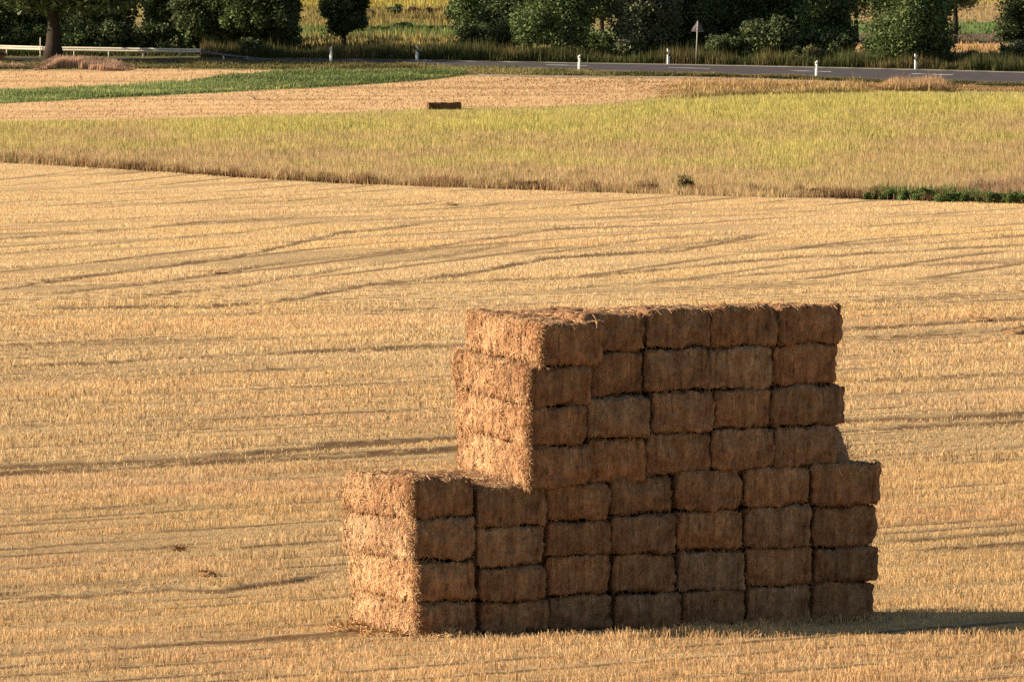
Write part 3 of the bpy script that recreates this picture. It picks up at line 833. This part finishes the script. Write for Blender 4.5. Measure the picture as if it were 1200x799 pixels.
for k_, (uu, vv, rr_, hh, lb) in enumerate([(-.25, .5, .45, .07, 'thin spill of bright loose straw at the foot of the sunlit end'), (-.15, 1.9, .5, .09, 'loose straw at the back foot of the sunlit end'),
        (.55, -.16, .3, .05, 'loose straw before the leftmost shaded bottom bale'), (5.2, -.15, .4, .05, 'loose straw before the middle of the shaded front')]):
    q_ = P0 + EX * uu + NX * vv
    HEAPS.append((q_[0], q_[1], rr_, hh, lb))
uh, _ = front_uz(992, 545)
ph = P0 + EX * (uh - .04) + NX * 1.35
heap('loose_straw_heap', ph[0], ph[1], 2.62, .62, 1.0, .66, TH, 900, 5, BASEC * .9, 'dark slumped heap of loose straw on the right step beside the upper block', 'straw heap')
for k_, (x_, y_, r_, h_, lb) in enumerate(HEAPS): heap('loose_straw_tuft', x_, y_, float(terrain(x_, y_)), r_, r_ * .5, h_, TH, 420, 300 + k_, (.66, .46, .25), lb, 'straw tuft', (.06, .18))
for (px_, py_, r_, h_, lb) in ((250, 320, 1.0, .05, 'grey brown scrap of old straw lying left where the wheel tracks spread'),
                               (210, 646, .07, .07, 'small dark clod of straw in the lower left stubble'),
                               (243, 675, .18, .09, 'reddish tuft of loose straw beside the lower left wheel track'),
                               (1150, 378, .35, .09, 'pale tuft of loose straw near the right wheel track'),
                               (1193, 392, .4, .16, 'dark greenish tuft at the right edge of the stubble'),
                               (527, 241, .4, .09, 'small brown scrap of straw in the upper stubble left of centre')):
    xx, yy, zz_ = gpt(px_, py_)
    heap('loose_straw_tuft', xx, yy, zz_, r_, r_ * .8, h_, .5, 160, int(px_), (.44, .31, .17), lb, 'straw tuft', (.05, .14))

# ------------------------------------------------------------------ trees and shrubs
def leaves(pts, size, col, rr, flat=.6):
    N = len(pts)
    nrm = rr.normal(size=(N, 3)); nrm[:, 2] = np.abs(nrm[:, 2]) + flat * .4; nrm /= np.linalg.norm(nrm, axis=1, keepdims=True)
    t = rr.normal(size=(N, 3)); t -= (t * nrm).sum(1, keepdims=True) * nrm; t /= np.linalg.norm(t, axis=1, keepdims=True)
    s = np.cross(nrm, t); sz = size * rr.uniform(.55, 1.35, (N, 1))
    V = np.stack([pts - t * sz, pts + s * sz * .55, pts + t * sz, pts - s * sz * .55], 1).reshape(-1, 3)
    return V, np.arange(N * 4).reshape(N, 4), np.repeat(col, 4, 0)
def crown_pts(rr, c, r, nlobes, nleaf, lobe=.42, bottom=None, low=None):
    c = np.array(c, float); r = np.array(r, float)
    L_, W_ = [], []
    while len(L_) < nlobes:
        p = rr.uniform(-1, 1, 3)
        if low is not None and len(L_) < nlobes * .6: p[2] = rr.uniform(-.98, low)
        rr2 = math.hypot(p[0], p[1])
        if .2 < rr2 < (1 - abs(p[2]) ** (3.5 if p[2] > 0 else 14)) ** .5: L_.append(c + p * r * .80); W_.append(rr.uniform(.6, 1.25) * lobe * min(r[0], r[2]))
    L_ = np.array(L_); W_ = np.array(W_)
    which = rr.integers(0, nlobes, nleaf)
    d = rr.normal(size=(nleaf, 3)); d /= np.linalg.norm(d, axis=1, keepdims=True)
    rad_ = W_[which] * rr.beta(5, 1.6, nleaf) * (1 + .18 * rr.normal(size=nleaf))
    P = L_[which] + d * rad_[:, None] * np.array([1, 1, .9])
    tint = rr.normal(0, .2, nlobes)[which]
    if bottom is not None:
        k = P[:, 2] > bottom + .3 * rr.normal(size=nleaf); P, tint = P[k], tint[k]
    return P, tint, L_
GREENS = {'dark': (.100, .132, .056), 'mid': (.130, .180, .068), 'olive': (.16, .17, .075), 'grey': (.16, .185, .10), 'bright': (.13, .20, .06), 'brown': (.09, .07, .035)}
def tree(name, px, py, height, rx_, cz0, colr, label, seed, trunk_r=.25, nleaf=12000, bark=None, back=0., group=None, ry=None, size=.17, cat='tree', lobes=22, leanx=0.):
    rr = np.random.default_rng(seed)
    x0, y0 = ground_at(px, py); x0 = float(x0[0]); y0 = float(y0[0]) + back; x0 = x0 * (y0 / (y0 - back)) if back else x0
    z0 = float(terrain(x0, y0))
    root = empty(name, (x0, y0, z0)); tag(root, label, cat, group)
    m = MB(); top = height * .82
    ks = np.linspace(0, 1, 9)
    pts = np.stack([leanx * ks ** 1.3 + .15 * np.sin(ks * 7 + seed) * ks, .12 * np.cos(ks * 6 + seed) * ks, -.15 + ks * top], 1)
    m.tube(pts, trunk_r * (1.25 - 1.15 * ks ** .8) * np.where(ks == 0, 1.35, 1), 9)
    cc = np.array([leanx * .7, 0, (cz0 + height) / 2]); cr = np.array([rx_, ry or rx_ * .85, (height - cz0) / 2])
    P, tint, L_ = crown_pts(rr, cc, cr, lobes, nleaf, .42, cz0, (5.5 - cc[2]) / cr[2])
    for k in range(min(12, len(L_))):
        t0 = rr.uniform(.22, .75); b0 = np.array([np.interp(t0, ks, pts[:, i]) for i in range(3)])
        e = L_[k]; mid = (b0 + e) / 2 + np.array([0, 0, -.15 * abs(e[0])])
        m.tube([b0, mid, e], [trunk_r * .42 * (1 - t0 * .5), trunk_r * .25, .025], 5)
    m.build('trunk', bark or M_BARK, root, True)
    base = np.array(GREENS[colr]); C = np.clip(base * (1 + tint[:, None] + rr.normal(0, .18, (len(P), 1))) * (1 + rr.normal(0, .07, (len(P), 3))), .006, .5)
    V, Fc, C4 = leaves(P, size, C, rr)
    link_mesh('crown', V, Fc, M_LEAF, C4, root)
    return root
TG = 'trees in the belt behind the road'
tree('oak_tree', 63, 71.8, 14, 6.4, 3.3, 'dark', 'large dark oak with thick trunk standing in front of the guardrail', 11, .52, 20000, size=.2, lobes=34)
tree('birch_tree', 212, 61, 12, 2.4, 2.2, 'mid', 'tree with a pale bare trunk behind the guardrail end', 12, .24, 7000, M_PALEBARK, 6, TG)
spec = [
 ('broadleaf_tree', -25, 62, 9, 3.4, .2, 'mid', 'mid green tree at the far left edge behind the guardrail', 21, 8000),
 ('broadleaf_tree', 22, 60, 9, 2.8, .3, 'mid', 'bushy tree with slim pale trunk just left of the oak behind the rail', 22, 8000),
 ('broadleaf_tree', 120, 58, 8, 2.6, 0, 'dark', 'dark bushy tree behind the guardrail right of the oak', 23, 9000),
 ('broadleaf_tree', 190, 60, 11, 1.9, .3, 'mid', 'narrow green tree left of the pale trunk', 24, 8000),
 ('broadleaf_tree', 240, 63, 12, 2.2, .2, 'dark', 'dense dark tree above the sloping end of the guardrail', 25, 9000),
 ('broadleaf_tree', 287, 65, 11, 1.9, .2, 'mid', 'green upright tree in the middle of the dark group left of the gap', 26, 9000),
 ('broadleaf_tree', 326, 65, 12, 2.0, .3, 'dark', 'dark tree at the left side of the meadow gap', 27, 9000),
 ('broadleaf_tree', 403, 62, 10, 1.6, .5, 'dark', 'lone slim dark tree standing in the meadow gap', 28, 8500),
 ('broadleaf_tree', 562, 58, 12, 2.4, .5, 'mid', 'green edged tree at the right side of the meadow gap', 29, 10000),
 ('broadleaf_tree', 603, 62, 12, 2.5, .1, 'dark', 'darkest tree between two green ones right of the meadow gap', 30, 9000),
 ('broadleaf_tree', 650, 70, 11, 2.8, .1, 'mid', 'round leafy tree reaching down to the road behind the centre post', 31, 13000),
 ('broadleaf_tree', 705, 52, 10, 2.4, 1.5, 'dark', 'shadowed tree whose crown hangs above the small green gap', 32, 7000),
 ('willow_tree', 757, 70, 10, 2.6, .0, 'grey', 'grey green willow left of the triangular sign', 33, 12000),
 ('broadleaf_tree', 812, 68, 12, 2.3, .3, 'dark', 'dark tree right behind the triangular sign', 34, 9000),
 ('broadleaf_tree', 858, 66, 12, 2.5, .1, 'dark', 'tall dark tree right of the triangular sign', 35, 9000),
 ('broadleaf_tree', 925, 64, 12, 2.8, .1, 'mid', 'mid green tree above the round dark bush', 36, 9000),
 ('broadleaf_tree', 972, 68, 11, 2.0, .0, 'mid', 'green tree left of the small orange field gap', 37, 9000),
 ('broadleaf_tree', 1003, 50, 10, 2.2, 1.6, 'olive', 'olive brown tree hanging over the small orange field gap', 38, 7000),
 ('broadleaf_tree', 1066, 78, 11, 3.1, .0, 'mid', 'big round leafy tree behind the rightmost road post', 39, 15000),
 ('broadleaf_tree', 1120, 40, 11, 2.4, 1.5, 'olive', 'tree with hanging bare twigs above the right hand fields', 40, 7000),
 ('broadleaf_tree', 1203, 66, 11, 2.7, .2, 'dark', 'dark tree at the right edge of the picture', 41, 10000),
 ('broadleaf_tree', 1262, 70, 11, 3.2, .5, 'dark', 'dark tree just beyond the right edge', 42, 6000),
]
for (nm, px_, py_, h_, r_, c0_, co, lb, sd_, nl) in spec:
    tree(nm, px_, py_, h_, r_, c0_, co, lb, sd_, .13 + r_ * .02, int(nl * 2.6), None, 0, TG, lobes=60, size=.125)
for k, (px_, r_, c0_, lb) in enumerate([(-5, 3.2, .3, 'rear tree of the belt, left of the oak trunk'), (75, 3.4, .3, 'rear tree of the belt, hidden behind the oak trunk'), (118, 2.6, .3, 'rear tree of the belt, right of the oak trunk'),
        (218, 2.4, .2, 'rear tree of the belt, behind the pale trunk'), (262, 2.6, .2, 'rear tree of the belt, left of the green upright tree'), (308, 2.4, .2, 'rear tree of the belt, right of the green upright tree'),
        (583, 2.8, .2, 'rear tree of the belt, first right of the meadow gap'), (630, 2.8, .2, 'rear tree of the belt, left behind the round leafy tree'), (672, 1.8, .2, 'rear tree of the belt, right behind the round leafy tree'),
        (745, 2.2, .2, 'rear tree of the belt, behind the willow'), (790, 2.8, .2, 'rear tree of the belt, left of the triangular sign'), (840, 2.8, .2, 'rear tree of the belt, first right of the triangular sign'),
        (890, 2.8, .2, 'rear tree of the belt, above the large round dark bush'), (950, 2.8, .2, 'rear tree of the belt, left of the small orange gap'), (1060, 2.6, .2, 'rear tree of the belt, behind the big round tree by the right post'), (1092, 1.8, .3, 'rear tree of the belt, left of the right hand fields')]):
    tree('broadleaf_tree', px_, 50, 11, r_, c0_, 'dark', lb, 200 + k, .2, 9000, None, 0, TG, lobes=34, size=.22)
def shrub(px, py, h, r, colr, label, seed, nleaf=1500, group=None, size=.12, ry=None, name='shrub', lobes=26):
    rr = np.random.default_rng(seed); x0, y0, z0 = gpt(px, py)
    P, tint, L_ = crown_pts(rr, (0, 0, h * .5), (r, ry or r * .8, h * .5), lobes, nleaf, .55 if h > .4 * r else .8)
    P[:, 2] = np.abs(P[:, 2])
    base = np.array(GREENS[colr] if isinstance(colr, str) else colr); C = np.clip(base * (1 + tint[:, None] + rr.normal(0, .2, (len(P), 1))) * (1 + rr.normal(0, .08, (len(P), 3))), .006, .6)
    V, Fc, C4 = leaves(P, size, C, rr)
    root = empty(name, (x0, y0, z0)); tag(root, label, 'shrub', group)
    m = MB()
    for k in range(6): m.tube([(0, 0, -.05), L_[k] * .5, L_[k]], [.03, .02, .01], 4)
    m.build('stem', M_BARK, root); link_mesh('foliage', V, Fc, M_LEAF, C4, root)
    return root
shrub(905, 73, 3.0, 2.3, 'dark', 'large round dark bush behind the road between sign and right post', 61, 9000, size=.14)
shrub(850, 73, 1.9, 1.6, 'dark', 'lower dark bush right of the triangular sign', 62, 4000, size=.13)
shrub(945, 76, 1.3, 1.8, 'olive', 'low olive bush behind the near right road post', 63, 3500)
shrub(740, 72, 1.9, 1.3, 'grey', 'grey green bush at the foot of the willow', 64, 3500)
shrub(1190, 76, 1.7, 1.3, 'grey', 'greyish bush at the right edge behind the road', 65, 3000)
shrub(1145, 78, 1.0, 1.7, 'olive', 'low olive thicket below the orange field strip', 66, 3000)
shrub(300, 68, 1.3, 1.6, 'dark', 'low dark bush behind the end of the guardrail', 67, 3000)
shrub(143, 58, 1.4, 1.4, 'dark', 'low dark bush below the oak branch', 68, 3000)
for k, (px_, h_, r_, lb) in enumerate([(92, 1.9, 1.5, 'right of the oak trunk'), (128, 2.1, 1.4, 'under the oak branch end'), (178, 2.0, 1.3, 'left of the pale trunk'), (232, 2.2, 1.5, 'right of the pale trunk'),
        (268, 2.4, 1.5, 'above the sloping rail tail'), (305, 2.3, 1.4, 'left of the near left road post'), (336, 1.9, 1.0, 'at the left rim of the meadow gap'), (560, 2.0, 1.3, 'at the right rim of the meadow gap'),
        (596, 2.2, 1.5, 'left of the round leafy tree'), (700, 1.5, 1.3, 'in front of the small green gap'), (785, 2.2, 1.5, 'left of the triangular sign'), (826, 2.1, 1.4, 'right behind the triangular sign'), (880, 2.3, 1.5, 'left behind the large round dark bush'),
        (935, 2.1, 1.5, 'right of the large round dark bush'), (975, 1.8, 1.3, 'right behind the near right road post'), (1040, 2.0, 1.5, 'left foot of the big round tree'), (1092, 1.9, 1.1, 'right foot of the big round tree'), (-15, 2.0, 1.8, 'behind the left end of the guardrail'), (38, 2.0, 1.5, 'left of the oak trunk')]):
    shrub(px_, 63.5 + max(0, px_ - 560) * .018, h_ * 1.1, r_ * 1.25, 'dark' if k % 3 else 'mid', 'undergrowth bush of the tree belt, ' + lb, 400 + k, 4200, 'undergrowth bushes below the tree belt', .14)
# bushes out in the meadow gap
for k, (px_, py_, h_, r_, co, lb) in enumerate([
    (463, 19, .9, .75, 'dark', 'blackish bush at the left end of the far hedge'),
    (487, 18.5, .6, .7, (.10, .06, .04), 'reddish brown low bush second in the far hedge'),
    (505, 18.5, .6, .8, (.11, .065, .045), 'reddish brown low bush at the right of the far hedge'),
    (432, 19, .45, .6, (.12, .10, .06), 'small grey brown bush left of the far hedge'),
    (446, 37, .35, .9, 'bright', 'low green bush at the left of the meadow bushes'),
    (474, 37, .7, .9, 'mid', 'tallest green bush among the meadow bushes'),
    (498, 37, .45, .8, 'bright', 'low green bush right of the tallest meadow bush'),
    (523, 36, .35, .7, 'olive', 'small olive bush at the right end of the meadow bushes'),
    (438, 56, 0.5, .7, 'dark', 'small dark bush before the pale meadow grass')]):
    shrub(px_, py_, h_, r_, co, lb, 70 + k, 900, 'bushes in the meadow gap')
# greenery at the near edge of the weedy field
for k, (px_, py_, h_, r_, co, lb) in enumerate([
    (1030, 235, .45, 1.0, 'bright', 'leftmost low nettle clump at the stubble edge on the right'),
    (1076, 236, .55, 1.25, 'bright', 'tallest nettle clump in the green row at the stubble edge'),
    (1122, 238, .40, 1.25, 'bright', 'flat nettle clump right of the tallest one'),
    (1163, 239, .5, 1.2, 'mid', 'nettle clump next to the last at the right edge'),
    (1198, 240, .55, 1.0, 'bright', 'last nettle clump at the right edge of the stubble')]):
    shrub(px_, py_, h_, r_, co, lb, 90 + k, 7000, 'green nettle clumps along the stubble edge', .05, .5, 'nettle_clump')
band('dock_stalks', 4200, lambda p: L(LH, p) - 22 + (1240 - p) * .12, lambda p: L(LH, p) - 4, (1110, 1260), .5, .35, .035, lambda px, py, x, y, N: colvar(np.array([.34, .22, .15]), N, .25), M_BLADE, 'reddish brown seeding dock stalks at the right edge above the nettles', 'dock')
band('nettle_stalks', 5200, lambda p: L(LH, p) - 6.5 + 4 * n2(p, p * 0, 14, 1, 141), lambda p: L(LH, p) - .5, (1000, 1260), .4, .35, .05, lambda px, py, x, y, N: colvar(np.array([.12, .18, .055]), N, .3), M_GRASS, 'tangled green stalks between the nettle clumps', 'nettles')
shrub(803, 227, .85, .55, (.24, .21, .09), 'single olive bush on the margin above the bale stack', 98, 1800, None, .06)
for k, (px_, r_, lb) in enumerate([(160, .7, 'brown dock tuft at the left of the field margin'), (437, .6, 'brown dock tuft on the margin left of the bale stack'), (620, .8, 'brown dock tuft on the margin right above the stack end'), (760, .5, 'brown dock tuft just left of the single olive bush'), (950, .6, 'brown dock tuft just left of the nettle clumps')]):
    shrub(px_, float(L(LH, px_)) - 1, .42, r_, (.16, .095, .055), lb, 110 + k, 900, 'dock tufts on the field margin', .06, .3, 'dock_tuft')
shrub(0, 73, .75, .7, (.22, .15, .09), 'brown dry bush at the left edge before the guardrail', 120, 1800, None, .07)

# ------------------------------------------------------------------ guardrail
def guardrail():
    xs = np.array([-90, -50, 0, 60, 120, 180, 235.0])
    gx, gy = ground_at(xs, np.array([65.3, 65.8, 66.5, 67.7, 68.8, 69.9, 70.9]))
    gz = terrain(gx, gy)
    root = empty('guardrail', (gx[0], gy[0], gz[0])); tag(root, 'pale steel guardrail along the road on the left, ending in a sloping tail', 'guardrail')
    o0 = np.array([gx[0], gy[0], gz[0]])
    s = lambda t: np.array([np.interp(t, xs, gx), np.interp(t, xs, gy), np.interp(t, xs, gz)]) - o0
    # W profile, offsets (outwards toward the viewer, height)
    prof = [(0, .0), (.05, .03), (.08, .08), (.05, .13), (0, .155), (.05, .18), (.08, .23), (.05, .28), (0, .31)]
    def beam(name, ts, zoff, mat):
        V = []
        for t, zo in zip(ts, zoff):
            p = s(t)
            for off in (0, .012):
                for (a, h) in prof: V.append(p + np.array([0, -a + off - .06, h + zo]))
        q = len(prof); V = np.array(V); Fc = []
        for i in range(len(ts) - 1):
            b0, b1 = i * 2 * q, (i + 1) * 2 * q
            for j in range(q - 1):
                Fc.append((b0 + j, b1 + j, b1 + j + 1, b0 + j + 1)); Fc.append((b0 + q + j, b0 + q + j + 1, b1 + q + j + 1, b1 + q + j))
            Fc.append((b0 + q - 1, b1 + q - 1, b1 + 2 * q - 1, b0 + 2 * q - 1)); Fc.append((b0, b0 + q, b1 + q, b1))
        link_mesh(name, V, np.array(Fc), mat, None, root)
    ts = np.arange(-90, 236, 5.0); beam('rail_beam', ts, np.full(len(ts), .46), M_ZINC)
    # sloping tail
    xs2 = np.array([235.0, 262, 290, 318]); g2x, g2y = ground_at(xs2, np.array([70.9, 71.1, 71.3, 71.4])); g2z = terrain(g2x, g2y)
    V = []; Fc = []
    for i in range(4):
        zo = .50 * (1 - i / 3) ** 1.1 - .02
        for a, h in ((-.06, 0), (-.06, .20 - .04 * i), (-.05, .20 - .04 * i), (-.05, 0)): V.append(np.array([g2x[i], g2y[i] + a, g2z[i] + zo + h]) - o0)
    for i in range(3):
        for j in range(4): Fc.append((i * 4 + j, (i + 1) * 4 + j, (i + 1) * 4 + (j + 1) % 4, i * 4 + (j + 1) % 4))
    link_mesh('sloping_rail', np.array(V), np.array(Fc), M_SIGNBACK, None, root)
    for t in (-73, -33, 8, 47.5, 87, 127.5, 168, 210):
        m = MB(); p = s(t); hgt = .80 if t != 47.5 else 1.3
        m.box(p + np.array([0, .0, .36]), (.11, .08, .80)); m.box(p + np.array([0, -.035, .6]), (.16, .03, .12))
        m.build('post', M_ZINC, root)
    for t in (262, 290):
        m = MB(); x_, y_ = ground_at(t, 71.2); p = np.array([x_[0], y_[0], terrain(x_[0], y_[0])]) - o0
        m.box(p + np.array([0, .0, .15]), (.10, .08, .40 if t < 280 else .26)); m.build('post', M_ZINC, root)
    m = MB(); p = s(47.5); m.tube([p + np.array([0, -.22, -.1]), p + np.array([0, -.22, 1.35])], [.035, .035], 8)
    mk = empty('marker_pole', tuple(o0 + s(47.5) + np.array([0, -.22, 0]))); tag(mk, 'thin pale pole in front of the guardrail just left of the oak trunk', 'pole')
    m2 = MB(); m2.tube([(0, 0, -.1), (0, 0, 1.35)], [.035, .033], 8); m2.build('pole', M_ZINC, mk)
    m3 = MB(); m3.tube([(0, 0, 1.35), (0, 0, 1.38)], [.045, .03], 8); m3.build('cap', M_ZINC, mk)
guardrail()

# ------------------------------------------------------------------ road delineator posts
def post_proto():
    root = empty('delineator_post', (0, 0, 0))
    def ring(z, sh=0.0, k=1.0):   # rounded triangular section, tip to the traffic
        a = np.linspace(0, 2 * math.pi, 13)[:-1]; r = .115 * (1 + .22 * np.cos(3 * a)) * k
        return np.stack([np.cos(a) * r * .8, np.sin(a) * r * .62, np.full(12, z) + sh * np.cos(a)], 1)
    def body(zs, name, mat, shs=None, k=1.0):
        V = np.concatenate([ring(z, (shs or [0] * len(zs))[i], k) for i, z in enumerate(zs)]); Fc = []
        for i in range(len(zs) - 1):
            for j in range(12): Fc.append((i * 12 + j, i * 12 + (j + 1) % 12, (i + 1) * 12 + (j + 1) % 12, (i + 1) * 12 + j))
        n_ = len(V); V = np.concatenate([V, [[0, 0, zs[0]], [0, 0, zs[-1]]]])
        tri = [(n_, (j + 1) % 12, j) for j in range(12)] + [(n_ + 1, n_ - 12 + j, n_ - 12 + (j + 1) % 12) for j in range(12)]
        return link_mesh(name, V, [np.array(Fc), np.array(tri)], mat, None, root)
    body([-.2, 0, .87], 'shaft', M_POST)
    V_ = []
    for z_, sl in ((.66, -.07), (.86, -.07)):
        q_ = ring(z_, sl, 1.06)[[5, 6, 7, 8, 9, 10, 11, 0, 1]]; V_.append(q_)
    V_ = np.concatenate(V_); link_mesh('black_band', V_, np.array([(j, j + 1, 9 + j + 1, 9 + j) for j in range(8)]), M_BLACK, None, root)
    body([.872, 1.0, 1.08], 'post_head', M_POST, [0, -.03, -.07], .98)
    m = MB(); m.box((0, -.082, .76), (.05, .02, .16)); m.build('reflector', M_REFL, root)
    return root
PG = 'white delineator posts beside the road'
posts = [(388, 73.5, 0, 'white road post on the near verge left, below the meadow gap'), (679, 83, 0, 'white road post on the near verge in front of the round tree'),
         (957, 90.5, 0, 'white road post on the near verge at the right'), (488.5, 72.2, 180, 'banded white road post across the road in the meadow gap'),
         (783, 76.4, 180, 'banded white road post across the road left of the triangular sign'), (1073, 82.6, 180, 'banded white road post across the road before the big round tree')]
proto = post_proto()
for i, (px_, py_, rot, lb) in enumerate(posts):
    if i == 0: o = proto
    else:
        o = proto.copy(); COL.objects.link(o)
        for ch in list(proto.children):
            c_ = ch.copy(); COL.objects.link(c_); c_.parent = o
    tag(o, lb, 'road post', PG)
for o, (px_, py_, rot, lb) in zip([q_ for q_ in COL.objects if q_.name.startswith('delineator_post')], posts):
    o.location = gpt(px_, py_)
    # the black band faces the traffic: near posts turn it away from the viewer
    for ch in o.children:
        if rot == 0 and ch.name.startswith(('black_band', 'reflector')) : pass
    o.rotation_euler = (rad(0), 0, rad(12 if rot else 190)); 
    if px_ == 679: o.scale = (1, 1, .98)

# ------------------------------------------------------------------ triangular warning sign seen from behind
def sign():
    x0, y0, z0 = gpt(815.5, 75.3)
    root = empty('warning_sign', (x0, y0, z0)); tag(root, 'triangular road sign on a leaning pole seen from behind', 'road sign')
    root.rotation_euler = (0, rad(2.5), 0)
    m = MB(); m.tube([(0, 0, -.2), (0, 0, 3.0)], [.045, .045], 10); m.build('pole', M_GREYPOLE, root, True)
    def tri(s, z, yv, t, name, mat, inner=0):
        h = s * .866
        o_ = [(-s / 2, 0), (s / 2, 0), (0, h)]
        cx, cz = 0, h / 3
        if inner:
            i_ = [((a - cx) * inner + cx, (b_ - cz) * inner + cz) for a, b_ in o_]
            V = [(a, yv - t, z + b_) for a, b_ in o_] + [(a, yv - t, z + b_) for a, b_ in i_] + [(a, yv, z + b_) for a, b_ in o_] + [(a, yv, z + b_) for a, b_ in i_]
            Fc = []
            for k in range(3):
                j = (k + 1) % 3
                Fc += [(k, j, 3 + j, 3 + k), (6 + k, 9 + k, 9 + j, 6 + j), (k, 6 + k, 6 + j, j), (3 + k, 3 + j, 9 + j, 9 + k)]
            return link_mesh(name, np.array(V), np.array(Fc), mat, None, root)
        V = [(a, yv - t, z + b_) for a, b_ in o_] + [(a, yv, z + b_) for a, b_ in o_]
        return link_mesh(name, np.array(V), [np.array([(0, 1, 2), (3, 5, 4)]), np.array([(0, 3, 4, 1), (1, 4, 5, 2), (2, 5, 3, 0)])], mat, None, root)
    tri(.86, 2.30, .09, .004, 'sign_plate', M_SIGNBACK)
    tri(.90, 2.288, .094, .05, 'rim', M_SIGNRIM, .93)
    tri(.86, 2.30, .102, .006, 'front_border', M_RED, .72)
    m = MB(); m.box((0, .062, 2.45), (.14, .05, .04)); m.build('clamp', M_ZINC, root)
    m = MB(); m.box((0, .062, 2.72), (.14, .05, .04)); m.build('clamp', M_ZINC, root)
sign()
